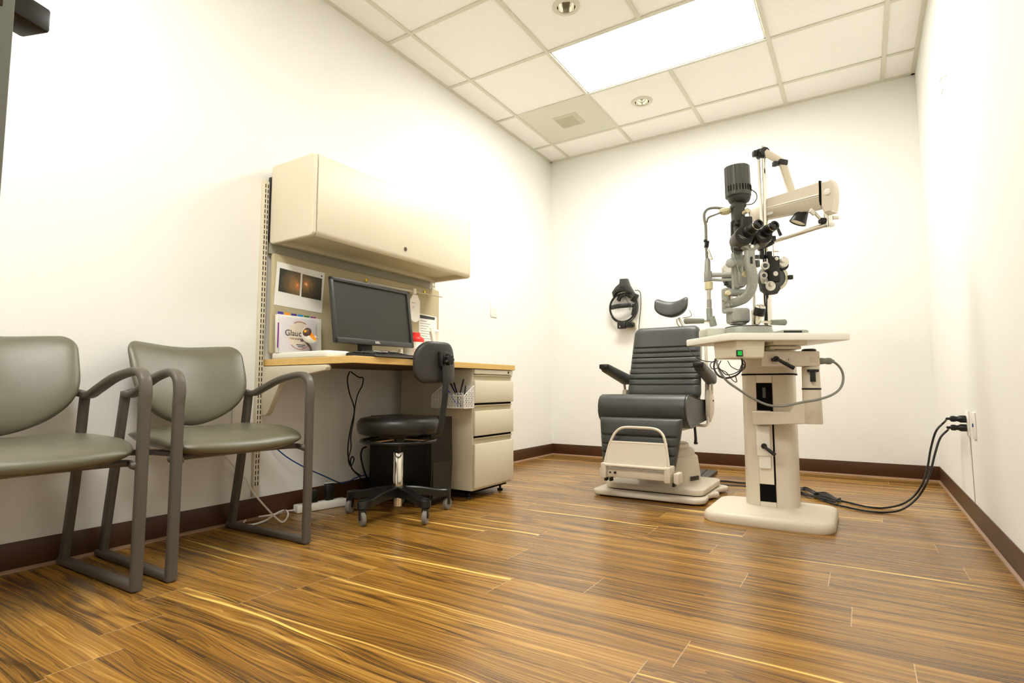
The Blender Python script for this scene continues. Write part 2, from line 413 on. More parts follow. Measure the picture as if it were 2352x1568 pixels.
# door standing open beside the camera
d = obj('door_1', B().bx(1.575, 1.62, -5.24, -4.3435, .01, 2.12, .002), M_door); d['kind'] = 'structure'; d['label'] = 'grey painted steel door leaf standing open at the left edge'
obj('handle_rose', B().bx(1.560, 1.575, -4.405, -4.352, 1.02, 1.20, .004), M_blk, d)
hb = B(); hb.tube([(1.57, -4.38, 1.10), (1.53, -4.36, 1.10), (1.49, -4.315, 1.112)], .011, 12)
hb.box((1.478, -4.304, 1.122), (.050, .050, .034), .004, rotm(rz=.35)); hb.tube([(1.50, -4.30, 1.15), (1.52, -4.33, 1.165)], .012, 10, smooth=False)
obj('door_handle', hb, M_blk, d)
obj('latch_face', B().bx(1.622, 1.6235, -4.398, -4.358, 1.049, 1.236), M_beiged, d)
obj('latch_plate', B().bx(1.62, 1.6225, -4.402, -4.3545, 1.045, 1.24, .001), mat('latch_bronze', (60, 48, 40), .4, metal=.5), d)
b = B(); b.bx(1.55, 1.575, YN-.14, YN+.02, 0, 2.17); b.bx(2.525, 2.55, YN-.14, YN+.02, 0, 2.17); b.bx(1.55, 2.55, YN-.14, YN+.02, 2.13, 2.17)
struct('trim_1', b, M_door)

# ------------------------------------------------------------------ wall plates
def plate(y0, y1, z0, z1, side, kind, label, slots=(0, 1)):
    x = 0 if side < 0 else W; dx = .006 if side < 0 else -.006
    t = thing('wall_outlet' if kind == 'o' else 'wall_switch', (x, (y0+y1)/2, (z0+z1)/2), label, 'outlet' if kind == 'o' else 'switch')
    b = B(); b.box((x+dx/2, (y0+y1)/2, (z0+z1)/2), (.006, abs(y1-y0), z1-z0), .0025); obj('cover_plate', b, M_white, t)
    yc, zc = (y0+y1)/2, (z0+z1)/2
    if kind == 'o':
        for s_ in (-1, 1):
            b = B(); b.cyl((x+dx, yc, zc+s_*.02), (x+dx*1.35, yc, zc+s_*.02), .0165, seg=24); q = obj('socket', b, M_white, t)
            e = B()
            for k in (-1, 1): e.box((x+dx*1.36, yc+k*.006, zc+s_*.02+.003), (.001, .002, .009))
            e.cyl((x+dx*1.3, yc, zc+s_*.02-.008), (x+dx*1.42, yc, zc+s_*.02-.008), .0025, seg=10)
            obj('socket_slots', e, M_dark, q)
    else:
        for k in slots:
            b = B(); b.box((x+dx*1.2, yc+k, zc), (.005, .011, .026), .001); obj('toggle', b, M_white, t)
    return t
plate(-3.235, -3.150, .405, .52, -1, 'o', 'white double power outlet low on the wall behind the second chair backrest')
plate(-3.085, -3.015, .405, .52, -1, 's', 'blank white wall plate low on the wall beside the slotted rail', ())
plate(-1.013, -.925, 1.160, 1.280, -1, 's', 'white double light switch plate on the wall right of the desk', (-.02, .02))
plate(-1.335, -1.262, .388, .503, 1, 'o', 'white wall outlet with two black plugs low on the right wall')
pl = plate(-1.500, -1.425, .388, .503, 1, 's', 'white data plate with blue jack beside the plugged outlet on the right wall', ())
obj('data_jack', B().bx(W-.009, W-.005, -1.47, -1.455, .44, .455), M_blue, pl)

# ------------------------------------------------------------------ waiting chairs
def guest_chair(y0, label):
    """y0: centre of the chair along the wall"""
    hwid = .253
    t = thing('waiting_chair', (.30, y0, 0), label, 'chair', group='olive waiting chairs along the left wall')
    # backrest
    def hw(s):
        a = .222*(1-(1-min(s/.60, 1))**2.3)**.62
        a = max(a, .004)+.010*max(0, s-.5)
        if s > .86: a -= .045*(1-math.sqrt(max(0, 1-((s-.86)/.14)**2)))
        return a
    def warp(a, bb, h):
        x = .155-bb*.20-.42*bb*bb+.05*(a/.22)**2+h
        z = .462+bb*.97+.006*math.cos(a/.22*PI)*(-1)*(bb/.33)**2
        return Vector((x, y0+a, z))
    obj('backrest', B().cushion(hw, .335, .040, warp, n=5, nu=36, nv=34, vedge=3.6), M_olive, t)
    # seat
    def hs(s): return .213+.043*math.sin(PI*min(1, s*.62+.05))-(.045*(1-math.sqrt(max(0, 1-((s-.8)/.2)**2))) if s > .8 else 0)
    def ws(a, bb, h):
        x = .135+bb
        bow = -.045*(a/.24)**2*max(0, (bb/.42)-.35)
        z = .432-.016*(bb/.42)+(h if h > 0 else h*(1+.15*(1-min(1, abs(a)/.24)**2)*bb/.42))+.012*(a/.24)**2-.010*max(0, bb/.42-.75)*4
        return Vector((x+bow, y0+a, z))
    obj('seat', B().cushion(hs, .435, .036, ws, n=6, nu=38, nv=34, vedge=4, back=1.0), M_olive, t)
    for s in (-1, 1):
        Y = y0+s*hwid; yv = (0, 1, 0)
        b = B().tube([(.548, Y, .006), (.548, Y, .30), (.545, Y, .575)], 0, 16, 4, flat=(.0165, .0125, yv))
        obj('leg', b, M_taupe, t)
        b = B().tube([(.050, Y-s*.008, .006), (.105, Y-s*.008, .30), (.152, Y-s*.012, .598)], 0, 16, 4, flat=(.0125, .021, yv))
        obj('leg', b, M_taupe, t)
        b = B().tube([(.03, Y-s*.006, .0135), (.30, Y-s*.003, .0135), (.556, Y, .0135)], 0, 14, 3, flat=(.0165, .0125, yv))
        obj('floor_rail', b, M_taupe, t)
        b = B().tube([(.545, Y, .555), (.548, Y, .60), (.538, Y, .640), (.508, Y, .662), (.46, Y-s*.004, .664), (.36, Y-s*.010, .645), (.26, Y-s*.014, .610), (.20, Y-s*.014, .590), (.150, Y-s*.012, .590)], 0, 16, 6, flat=(.0175, .0125, yv))
        obj('armrest', b, mat('arm_taupe', (92, 86, 75), .42, bump=.06, bscale=600), t)
    b = B()
    b.tube([(.525, y0-hwid+.01, .375), (.475, y0-.20, .380), (.475, y0+.20, .380), (.525, y0+hwid-.01, .375)], .011, 10)
    b.tube([(.115, y0-hwid+.02, .375), (.14, y0, .362), (.115, y0+hwid-.02, .375)], .011, 10)
    for s in (-1, 1): b.tube([(.47, y0+s*.14, .378), (.14, y0+s*.14, .368)], .009, 8, smooth=False)
    for s in (-1, 1): b.lathe([(.008, -.012), (.014, 0), (.008, .014)], (.535, y0+s*(hwid-.016), .376), (.535, y0+s*hwid, .376), 12)
    for s in (-1, 1): b.tube([(.150, y0+s*(hwid-.01), .590), (.13, y0+s*(hwid-.045), .60)], .013, 10, smooth=False)
    obj('seat_frame', b, M_taupe, t)
    return t
ch = guest_chair(-3.343, 'olive vinyl armchair nearest the desk, wholly in view against the left wall')
c2 = copy_tree(ch); c2.location = (.30, -3.343-.607, 0)
c2['label'] = 'olive vinyl armchair cut off by the left edge of the view'

# ------------------------------------------------------------------ wall standards, overhead cabinet, panel, desk
for y, lab in ((-2.965, 'tall slotted steel wall rail at the left end of the desk'), (-1.715, 'slotted steel wall rail at the right end of the overhead cabinet')):
    t = thing('slotted_rail', (0, y, .105), lab, 'wall rail', group='slotted wall rails holding the desk unit')
    z0, z1 = .108, (1.615 if y < -2 else 1.45)
    if y > -2: z0 = .72
    obj('channel', B().bx(0, .022, y-.015, y+.015, z0, z1, .002), M_beige, t)
    e = B(); z = z0+.05
    while z < z1-.03:
        for k in (-.0065, .0065): e.bx(.0215, .0228, y+k-.002, y+k+.002, z, z+.018)
        z += .0254
    obj('slots', e, M_dark, t)
YL, YR = -2.950, -1.745
t = thing('overhead_cabinet', (.18, (YL+YR)/2, 1.30), 'cream steel overhead storage cabinet with lock above the monitor', 'cabinet')
zc0, zc1 = 1.303, 1.692
end = rr(.032, .352, zc0, zc1, .022)
obj('end_panel', B().prism(end, 'y', YL, YL+.022, .007, 3), M_beige, t)
obj('end_panel', B().prism(end, 'y', YR-.022, YR, .007, 3), M_beige, t)
fr = [(.325, zc0+.006), (.338, zc0+.003), (.348, zc0+.010), (.354, zc0+.026), (.354, zc1-.012), (.348, zc1-.002), (.05, zc1-.002), (.05, zc1-.02), (.330, zc1-.02), (.330, zc0+.02)]
dr = obj('flip_door', B().prism(fr, 'y', YL+.024, YR-.024), M_beige, t)
lk = B(); lp = (0.3540, -2.3483, 1.3636)
lk.lathe([(0, 0), (.010, 0), (.0115, .003), (.0105, .0045), (.0, .0045)], (.353, lp[1], lp[2]), (.39, lp[1], lp[2]), 24)
obj('lock', lk, mat('lock_bronze', (96, 84, 62), .35, metal=.7), dr)
obj('keyhole', B().bx(.3575, .3585, lp[1]-.001, lp[1]+.001, lp[2]-.004, lp[2]+.004), M_dark, dr)
b = B(); b.bx(.035, .33, YL+.02, YR-.02, zc0+.030, zc0+.045); b.bx(.035, .075, YL+.02, YR-.02, zc0+.004, zc0+.035, .003); b.bx(.030, .04, YL+.02, YR-.02, zc0+.03, zc1-.01)
obj('cabinet_body', b, M_beiged, t)
obj('side_gasket', B().bx(.014, .033, YL-.002, YL+.014, zc0+.025, zc1-.055, .001), M_blk, t)
t2 = thing('tack_panel', (.03, (YL+YR)/2, .77), 'beige fabric covered pin board behind the monitor under the overhead cabinet', 'pin board')
obj('fabric_board', B().box((.0385, (-2.938-1.69)/2, (.770+1.262)/2), (.028, 1.248, .492), .0135, seg=5), M_fabric, t2)
obj('top_rail', B().bx(.001, .026, -2.94, -1.745, 1.262, 1.33), M_greyp, t2)
# worktop
t = thing('desk', (.31, -2.30, 0), 'wall mounted desk with pale maple worktop and beige bracket', 'desk')
wt = B().prism([(.004, -2.940), (.625, -2.940), (.625, -1.655), (.004, -1.655)], 'z', .716, .746, .0015, 1)
obj('worktop', wt, M_oak, t)
obj('top_surface', B().bx(.006, .622, -2.937, -1.658, .7455, .7470), mat('worktop_laminate', (216, 196, 150), .45), t)
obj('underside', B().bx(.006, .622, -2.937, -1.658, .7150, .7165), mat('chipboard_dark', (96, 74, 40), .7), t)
br = [(.012, .712), (.47, .712), (.475, .700), (.468, .688), (.22, .655), (.155, .632), (.128, .59), (.075, .50), (.055, .482), (.012, .480)]
obj('bracket', B().prism(br, 'y', -2.955, -2.925, .004, 2), M_beige, t)
# pedestal
PX0, PX1, PY0, PY1 = .075, .606, -2.070, -1.666
t = thing('drawer_pedestal', (.34, (PY0+PY1)/2, 0), 'beige steel three drawer pedestal under the right end of the desk', 'drawer unit')
obj('body', B().bx(PX0, PX1, PY0, PY1, .048, .714, .003), M_beige, t)
obj('plinth', B().bx(PX0+.02, PX1-.03, PY0+.012, PY1-.012, .03, .05), M_dark, t)
obj('lock_rail', B().bx(PX1-.002, PX1+.012, PY0+.006, PY1-.004, .687, .713, .002), M_beige, t)
b = B().lathe([(0, 0), (.006, 0), (.0065, .002), (0, .002)], (PX1+.012, PY1-.055, .700), (PX1+.03, PY1-.055, .700), 18); obj('lock', b, M_dark, t)
for z0, z1 in ((.526, .684), (.345, .515), (.062, .334)):
    dz = .034
    dr = obj('drawer', B().bx(PX1+.001, PX1+.018, PY0+.004, PY1-.004, z0, z1-dz, .0035), M_beige, t)
    g = B(); g.prism([(PX1+.001, z1-dz), (PX1+.003, z1-dz), (PX1+.004, z1-.010), (PX1+.016, z1-.006), (PX1+.017, z1-.001), (PX1+.001, z1-.001)], 'y', PY0+.010, PY1-.018)
    obj('pull', g, M_beiged, dr)
    obj('gap', B().bx(PX1-.001, PX1+.0025, PY0+.012, PY1-.012, z1-.002, z1+.009), M_dark, dr)
for x, y in ((PX0+.05, PY0+.04), (PX1-.05, PY0+.04), (PX0+.05, PY1-.05), (PX1-.05, PY1-.05)):
    obj('foot', B().lathe([(.016, 0), (.018, .004), (.016, .008), (.007, .010), (.007, .049)], (x, y, 0), (x, y, .1), 16), M_blk, t)
# basket on pedestal side
bx0, bx1 = (0.3853, -2.1500, 0.4967)[0], (0.6195, -2.1500, 0.4989)[0]
bx0 = bx0+.01; bz0, bzm, bz1 = .502, .567, .622
t = thing('pen_basket', ((bx0+bx1)/2, -2.12, bz0), 'small white openwork basket hooked on the side of the drawer unit', 'basket')
yb, yf = -2.073, -2.165
def lattice(b, P, Uv, Vv, w_, h_, rfun, cell=.0205):
    """interlocking circle fretwork on a panel; P origin, unit vectors Uv, Vv"""
    nu, nv = int(round(w_/cell)), int(round(h_/cell)); cu, cv = w_/nu, h_/nv; r = max(cu, cv)*.72; n = 14
    N_ = Uv.cross(Vv)
    for i in range(nu+1):
        for j in range(nv+1):
            prev = None
            for k in range(n+1):
                a = 2*PI*k/n; u_, v_ = i*cu+r*math.cos(a), j*cv+r*math.sin(a)
                ok = 0 <= u_ <= w_ and 0 <= v_ <= rfun(u_)
                p = P+Uv*u_+Vv*v_
                if ok and prev is not None:
                    b.tube([prev, p], .0015, 4, smooth=False)
                prev = p if ok else None
b = B()
lattice(b, Vector((bx0, yf, bz0)), Vector((1, 0, 0)), Vector((0, 0, 1)), bx1-bx0, bzm-bz0, lambda u: 1)
for X in (bx0, bx1):
    lattice(b, Vector((X, yf, bz0)), Vector((0, 1, 0)), Vector((0, 0, 1)), yb-yf, bz1-bz0, lambda u: bzm-bz0+(bz1-bzm)*(u/(yb-yf)))
obj('fretwork', b, M_white, t)
b = B()
rim = [(bx0, yb, bz1), (bx0, yf, bzm), (bx1, yf, bzm), (bx1, yb, bz1)]
b.tube(rim, .0024, 6, smooth=False)
for X in (bx0, bx1):
    b.tube([(X, yf, bz0), (X, yf, bzm)], .0022, 6, smooth=False); b.tube([(X, yb, bz0), (X, yb, bz1)], .0022, 6, smooth=False)
b.bx(bx0-.001, bx1+.001, yf-.001, yb, bz0-.003, bz0+.002)
obj('rim', b, M_white, t); obj('back_plate', B().bx(bx0, bx1, yb-.001, yb+.0015, bz0, bz1), M_white, t)
def pen(p0, p1, r, m, label, m2=None):
    t = thing('pen', p0, label, 'pen', group='pens in the openwork basket')
    obj('barrel', B().cyl(p0, p1, r, seg=10), m, t)
    d_ = (Vector(p1)-Vector(p0)).normalized()
    obj('cap', B().lathe([(r*1.05, 0), (r*1.1, .004), (r*1.1, .03), (r*.7, .034)], p1, tuple(Vector(p1)+d_*.034), 10), m2 or m, t)
mb = mat('pen_blue', (30, 80, 190), .3); mbk = mat('pen_black', (30, 28, 26), .35); mn = mat('pen_navy', (24, 26, 70), .3)
bc = (bx0+bx1)/2
pen((bc+.045, -2.125, bz0+.004), (bc-.030, -2.125, .600), .004, mb, 'bright blue pen leaning left in the white basket')
pen((bc+.060, -2.110, bz0+.004), (bc-.012, -2.105, .612), .004, mn, 'dark navy pen beside the blue pen in the white basket', mn)
pen((bc+.070, -2.135, bz0+.004), (bc+.012, -2.110, .610), .004, mbk, 'black pen leaning left in the middle of the white basket')
pen((bc+.030, -2.120, bz0+.004), (bc+.055, -2.105, .625), .0045, mbk, 'black pen standing tallest in the white basket')
pen((bc+.070, -2.120, bz0+.004), (bc+.074, -2.105, .590), .0035, mbk, 'short black pen at the right end of the white basket')

# ------------------------------------------------------------------ things on the pin board
def retina_mat(name, cx, cy, warm):
    m = bpy.data.materials.new(name); m.use_nodes = True; nt = m.node_tree; b = nt.nodes['Principled BSDF']
    tc = nt.nodes.new('ShaderNodeTexCoord'); mp = nt.nodes.new('ShaderNodeMapping'); mp.inputs['Location'].default_value = (0, -cx, -cy); nt.links.new(tc.outputs['Generated'], mp.inputs[0])
    sep = nt.nodes.new('ShaderNodeSeparateXYZ'); nt.links.new(mp.outputs[0], sep.inputs[0]); cmb = nt.nodes.new('ShaderNodeCombineXYZ')
    nt.links.new(sep.outputs['Y'], cmb.inputs[0]); nt.links.new(sep.outputs['Z'], cmb.inputs[1])
    ln = nt.nodes.new('ShaderNodeVectorMath'); ln.operation = 'LENGTH'; nt.links.new(cmb.outputs[0], ln.inputs[0])
    n = nt.nodes.new('ShaderNodeTexNoise'); n.inputs['Scale'].default_value = 6; nt.links.new(tc.outputs['Generated'], n.inputs[0])
    ad = nt.nodes.new('ShaderNodeMath'); ad.operation = 'MULTIPLY_ADD'; ad.inputs[1].default_value = .35; nt.links.new(n.outputs[0], ad.inputs[0]); nt.links.new(ln.outputs['Value'], ad.inputs[2])
    r = nt.nodes.new('ShaderNodeValToRGB'); e = r.color_ramp.elements; e[0].position = .17; e[0].color = (*s2l((250, 214, 150)), 1); e[1].position = .95; e[1].color = (*s2l((50, 52, 40)), 1)
    for p, c in ((.24, (214, 122, 60)), (.34, (150, 118, 72)), (.58, warm)):
        q = e.new(p); q.color = (*s2l(c), 1)
    nt.links.new(ad.outputs[0], r.inputs[0]); nt.links.new(r.outputs[0], b.inputs['Base Color']); b.inputs['Roughness'].default_value = .5
    return m
fx = .0535
P = [(0.0535, -2.9174, 1.2230), (0.0535, -2.6356, 1.2145), (0.0535, -2.6481, 0.9999), (0.0535, -2.9282, 1.0105)]
t = thing('photo_print', (fx, P[0][1], P[3][2]), 'white print with two retina photographs pinned on the pin board', 'photo print')
b = B(); b._loft([[Vector(p)+Vector((-.0006, 0, 0)) for p in P], [Vector(p)+Vector((.0006, 0, 0)) for p in P]]); obj('sheet', b, M_paper, t)
for q, a, c, wm in ((((0.0545, -2.9027, 1.1934), (0.0545, -2.7834, 1.1885), (0.0545, -2.7870, 1.0724), (0.0545, -2.9080, 1.0790)), .84, .42, (116, 92, 62)), (((0.0545, -2.7730, 1.1858), (0.0545, -2.6521, 1.1814), (0.0545, -2.6566, 1.0654), (0.0545, -2.7767, 1.0694)), .22, .60, (84, 70, 42))):
    b = B(); b._loft([[Vector(p) for p in q], [Vector(p)+Vector((.0004, 0, 0)) for p in q]])
    obj('retina_photo', b, retina_mat('retina_image', a, c, wm), t)
b = B(); z = (0.0545, -2.6553, 1.1947); b.bx(.0543, .0548, z[1]-.004, z[1]+.004, z[2]-.004, z[2]+.004); obj('logo_square', b, mat('navy_ink', (50, 66, 110), .6), t)
# binder with tabs and booklet
t = thing('binder', (.10, -2.81, .747), 'white binder with six coloured index tabs leaning on the pin board', 'binder')
zt = .962
obj('cover', B().box((.085, -2.806, (.7765+zt)/2), (.022, .252, zt-.7765), .002, rotm(ry=-.05)), M_white, t)
obj('spine_label', B().bx(.098, .1005, -2.935, -2.930, .80, .92), mat('spine_violet', (150, 60, 160), .6), t)
for k, c in enumerate(((70, 60, 150), (245, 150, 30), (70, 50, 130), (30, 130, 200), (40, 120, 60), (140, 40, 130))):
    y = -2.905+.0375*k
    obj('index_tab', B().box((.074, y, zt+.003-.001*k), (.0012, .031, .024), .0003), mat('tab_%s' % ('violet', 'amber', 'indigo', 'azure', 'green', 'plum')[k], c, .5), t)
t = thing('booklet', (.112, -2.82, .7765), 'eye disease booklet with eyeball cover leaning on the white binder', 'booklet')
bk = B().box((.108, -2.829, .864), (.006, .205, .174), .001, rotm(ry=-.03)); obj('cover', bk, mat('booklet_cover', (226, 220, 222), .5), t)
b = B(); n = 40
for k in range(1): b.lathe([(0, 0), (.066, 0), (.066, .0006), (0, .0006)], (.1118, -2.822, .866), (.13, -2.822, .866), n)
obj('eyeball_print', b, mat('eyeball_print', (240, 226, 206), .5, var=.04, vscale=30), t)
for a0, a1 in ((60, 130), (225, 320)):
    b = B(); b.tube([(.1128, -2.822+.066*math.cos(math.radians(a)), .866+.067*math.sin(math.radians(a))) for a in range(a0, a1, 10)], .0016, 6)
    obj('lid_print', b, mat('lid_orange', (190, 100, 50), .5), t)
text('title', 'Glaucoma', .040, (.1132, -2.824, .874), (0, 1, 0), (0, 0, 1), M_ink, t)
text('subtitle', 'THE INSIDE STORY', .0125, (.1128, -2.825, .848), (0, 1, 0), (0, 0, 1), mat('ink_brown', (120, 90, 60), .6), t)
b = B()
for k, (a, l) in enumerate(((-2.815, .05), (-2.815, .035))): b.bx(.1124, .1129, a-l/2, a+l/2, .818-.009*k, .822-.009*k)
obj('small_print', b, M_ink, t)
# eye model: half shell with orange lining
ec = Vector((0.1900, -2.8176, 0.8672)); t = thing('eye_model', (ec.x, ec.y, .777), 'cutaway eyeball model, white shell with orange lining, standing by the booklet', 'eye model')
R_ = .043
fwd = Vector((.36, -.90, .22)).normalized()      # iris direction
cutn = Vector((.72, .22, .62)).normalized()      # opening direction
cutn = (cutn-fwd*cutn.dot(fwd)*.8).normalized()
sd = fwd.cross(cutn).normalized(); cu_ = sd.cross(fwd).normalized()
def shell(r, m, nm, push=0):
    b = B()
    def fn(i, j):
        th = PI*(i); ph = PI*(.02+.96*j)
        d_ = -(cu_*math.sin(th))+sd*math.cos(th)
        return ec+(fwd*math.cos(ph)+d_*math.sin(ph))*r
    b.grid(fn, 26, 26); return obj(nm, b, m, t)
o_ = shell(R_, M_white, 'outer_shell'); o_2 = shell(R_*.90, M_orange, 'lining')
b = B(); b.grid(lambda i, j: ec+(fwd*math.cos(2*PI*i)+sd*math.sin(2*PI*i))*(R_*(.89+.11*j)), 40, 1); obj('shell_rim', b, M_white, t)
b = B(); p = ec+fwd*R_*.78; b.lathe([(.0, .0), (.022, .0), (.021, .006), (.016, .013), (.008, .017), (0, .018)], p, p+fwd, 28); obj('iris', b, M_brown, t)
b = B(); p = ec+fwd*(R_*.78+.0165); b.lathe([(0, 0), (.007, 0), (.006, .003), (0, .0035)], p, p+fwd, 20); obj('pupil', b, M_orange, t)
b = B(); b.tube([ec-fwd*R_*.9, ec-fwd*R_*1.35+Vector((0, .004, 0)), ec-fwd*R_*1.5], .006, 10, r1=.004); obj('optic_nerve', b, M_white, t)
b = B(); b.tube([ec-cu_*R_*.95, Vector((ec.x, ec.y, (ec.z-.045+.785)/2)), Vector((ec.x, ec.y, .780))], .005, 10); b.lathe([(.024, 0), (.022, .004), (.008, .006)], (ec.x, ec.y, .777), (ec.x, ec.y, .8), 24)
b.box(tuple(ec-cu_*R_*1.02), (.022, .018, .012), .002, rotm(rx=.4)); obj('stand', b, M_brown, t)
# white tray
t = thing('plastic_tray', (.32, -2.78, .747), 'flat white plastic tray lying on the left end of the desk', 'tray')
obj('tray_body', B().prism(rpoly([(.045, -2.930), (.450, -2.930), (.450, -2.800), (.20, -2.655), (.045, -2.655)], .02), 'z', .747, .777, .008, 3), M_white, t)
# notice
q = [(0.0535, -1.8972, 1.0845), (0.0535, -1.7212, 1.0781), (0.0535, -1.7180, 0.8692), (0.0535, -1.8933, 0.8729)]
t = thing('notice_sheet', q[3], 'white notice with black headed block pinned at the right end of the pin board', 'notice')
b = B(); b._loft([[Vector(p) for p in q], [Vector(p)+Vector((.0008, 0, 0)) for p in q]]); obj('sheet', b, M_paper, t)
q2 = [(0.0545, -1.8941, 1.0764), (0.0545, -1.7401, 1.0731), (0.0545, -1.7442, 1.0553), (0.0545, -1.8937, 1.0540)]
b = B(); b._loft([[Vector(p) for p in q2], [Vector(p)+Vector((.0006, 0, 0)) for p in q2]]); obj('heading', b, M_ink, t)
b = B()
for k in range(9):
    zz = q2[3][2]-.016-.016*k; yy = q2[3][1]+.012; b.bx(.0542, .0548, yy, yy+.06+.05*((k*37) % 10)/10, zz-.0022, zz+.0022)
obj('text_lines', b, mat('faint_ink', (176, 172, 160), .7), t)
# acrylic rod with card
r0, r1 = Vector((0.0900, -2.3736, 1.2040)), Vector((0.1000, -1.7253, 1.2080))
t = thing('reading_rod', tuple(r0), 'thin clear acrylic near reading rod hooked below the overhead cabinet', 'reading rod')
b = B(); b.tube([r0, r0.lerp(r1, .62)], .0075, 10, smooth=False); b.tube([r0.lerp(r1, .6), r1], .0045, 10, smooth=False); obj('rod', b, mat('acrylic_grey', (205, 200, 180), .15, spec=.8), t)
c_ = r0.lerp(r1, .58); obj('slider', B().box(c_, (.03, .028, .034), .004), M_white, t)
oc = c_+Vector((.004, .012, -.095)); n = 8
pts = [(oc.y+a, oc.z+b_) for a, b_ in ((-.045, .04), (-.02, .075), (.02, .075), (.045, .04), (.045, -.075), (.015, -.095), (-.015, -.095), (-.045, -.075))]
cd = obj('test_card', B().prism(pts, 'x', oc.x-.001, oc.x+.001), M_paper, t)
b = B()
for k in range(3): b.bx(oc.x+.001, oc.x+.0016, oc.y-.028+.012*k, oc.y-.022+.012*k, oc.z+.02, oc.z+.026)
for k in range(5): b.bx(oc.x+.001, oc.x+.0014, oc.y-.028+.003*k, oc.y-.002-.002*k, oc.z-.004*k, oc.z+.001-.004*k)
obj('card_print', b, mat('faint_ink2', (150, 146, 130), .7), cd)
for u_ in (.03, .80):
    p = r0.lerp(r1, u_)+Vector((-.012, 0, .018)); k = thing('push_pin', tuple(p), ('brass push pin at the left end of the clear rod', 'brass push pin near the right end of the clear rod')[u_ > .5], 'push pin', group='brass push pins holding the rod')
    obj('pin_head', B().lathe([(.0, 0), (.004, 0), (.006, .006), (.009, .009), (.009, .013), (0, .014)], (.052, p.y, p.z), (.1, p.y, p.z), 14), M_brass, k)
    obj('hook', B().tube([(.054, p.y, p.z-.004), (.075, p.y, p.z-.018), (.088, p.y, p.z-.030), (.098, p.y, p.z-.020)], .002, 6), M_chrome, k)

# ------------------------------------------------------------------ on the desk
A, Bq, Cq, Dq = (Vector((0.2750, -2.7831, 1.1511)), Vector((0.2450, -2.1805, 1.1605)), Vector((0.2850, -2.2140, 0.8364)), Vector((0.3150, -2.7778, 0.8265)))
rt = ((Bq-A)+(Cq-Dq)).normalized(); up0 = ((A-Dq)+(Bq-Cq)); up = (up0-rt*up0.dot(rt)).normalized(); nr = rt.cross(up)
MC = (A+Bq+Cq+Dq)/4; MW = ((Bq-A).length+(Cq-Dq).length)/2; MH = ((A-Dq).length+(Bq-Cq).length)/2
MM = Matrix(((rt.x, up.x, nr.x, 0), (rt.y, up.y, nr.y, 0), (rt.z, up.z, nr.z, 0), (0, 0, 0, 1)))
def mp(a, b_, c): return MC+rt*a+up*b_+nr*c
t = thing('monitor', (MC.x-.08, MC.y, .747), 'black flat screen monitor on the desk, turned slightly', 'monitor')
bz = .020
b = B()
for a, b_, ww, hh in ((-MW/2+bz/2, 0, bz, MH), (MW/2-bz/2, 0, bz, MH), (0, MH/2-bz/2, MW, bz), (0, -MH/2+.014, MW, .028)):
    b.box(mp(a, b_, -.006), (ww, hh, .018), .004, MM)
obj('bezel', b, M_dgrey, t)
obj('back_housing', B().box(mp(0, 0, -.022), (MW-.03, MH-.03, .022), .008, MM).box(mp(0, 0, -.045), (MW*.6, MH*.6, .03), .012, MM), M_blk, t)
obj('screen', B().box(mp(0, .006, -.010), (MW-.036, MH-.045, .006), 0, MM), M_screen, t)
text('logo', 'DELL', .016, mp(-.002, -MH/2+.014, .0035), rt, up, mat('logo_silver', (220, 216, 206), .3, metal=.4), t, bold=.0004)
p = mp(-.03, -MH/2+.02, -.045)
b = B(); b.bx(p.x-.032, p.x+.003, p.y-.037, p.y+.037, .756, p.z+.04, .004); obj('stand_neck', b, M_blk, t)
obj('stand_base', B().prism(rr(p.x-.09, p.x+.10, p.y-.13, p.y+.13, .03), 'z', .747, .757, .003), M_blk, t)
# keyboard
k0, k1 = Vector((.55, -2.83, 0)), Vector((.50, -2.36, 0))
kd = (k1-k0).normalized(); kn = Vector((kd.y, -kd.x, 0)); kc = Vector((.520, -2.590, .747)); ka = math.atan2(kd.y, kd.x)
t = thing('keyboard', tuple(kc), 'black curved computer keyboard in front of the monitor', 'keyboard', rz=0)
KL = .480
def kp(a, b_, z): return kc+kd*a+kn*b_+Vector((0, 0, z))
def ktop(i): return .013+.012*math.exp(-((i-.38)/.20)**2)
b = B(); rings = []
for k in range(33):
    i = k/32; a = -KL/2+KL*i; bow = .022*math.sin(PI*i); wv = .006*math.sin(PI*4*i); hgt = ktop(i)
    pr = [(-.085, .0), (.075+bow+wv, 0), (.088+bow+wv, .004), (.085+bow+wv, .007), (.058+bow*.5, .010+hgt*.4), (.045, hgt), (-.070, hgt+.010), (-.082, hgt+.006), (-.085, hgt*.5)]
    rings.append([kp(a, y_, z_) for y_, z_ in pr])
b._loft(rings); obj('keyboard_body', b, M_blk, t)
b = B()
for r_ in range(6):
    for c__ in range(22):
        i = (c__+.8)/23.4; a = -KL/2+KL*i
        if c__ in (15, 18) and r_ > 0: continue
        b.box(kp(a, .040-.019*r_+(.008*math.cos(i*9)), ktop(i)+.004+.0017*r_), (.0155, .0155, .008), .002, Matrix.Rotation(ka, 4, 'Z'), 1)
obj('keys', b, mat('key_caps', (42, 42, 40), .3), t)
b = B()
for k in range(3): b.box(kp(-KL/2+.045+.022*k+(0.02 if k == 2 else 0), .048, ktop(.2)+.009), (.019 if k < 2 else .03, .012, .0035), .001, Matrix.Rotation(ka, 4, 'Z'), 1)
obj('key_glints', b, mat('key_highlight', (205, 203, 190), .25), t)  # pale tops paint a glint on a few black keys
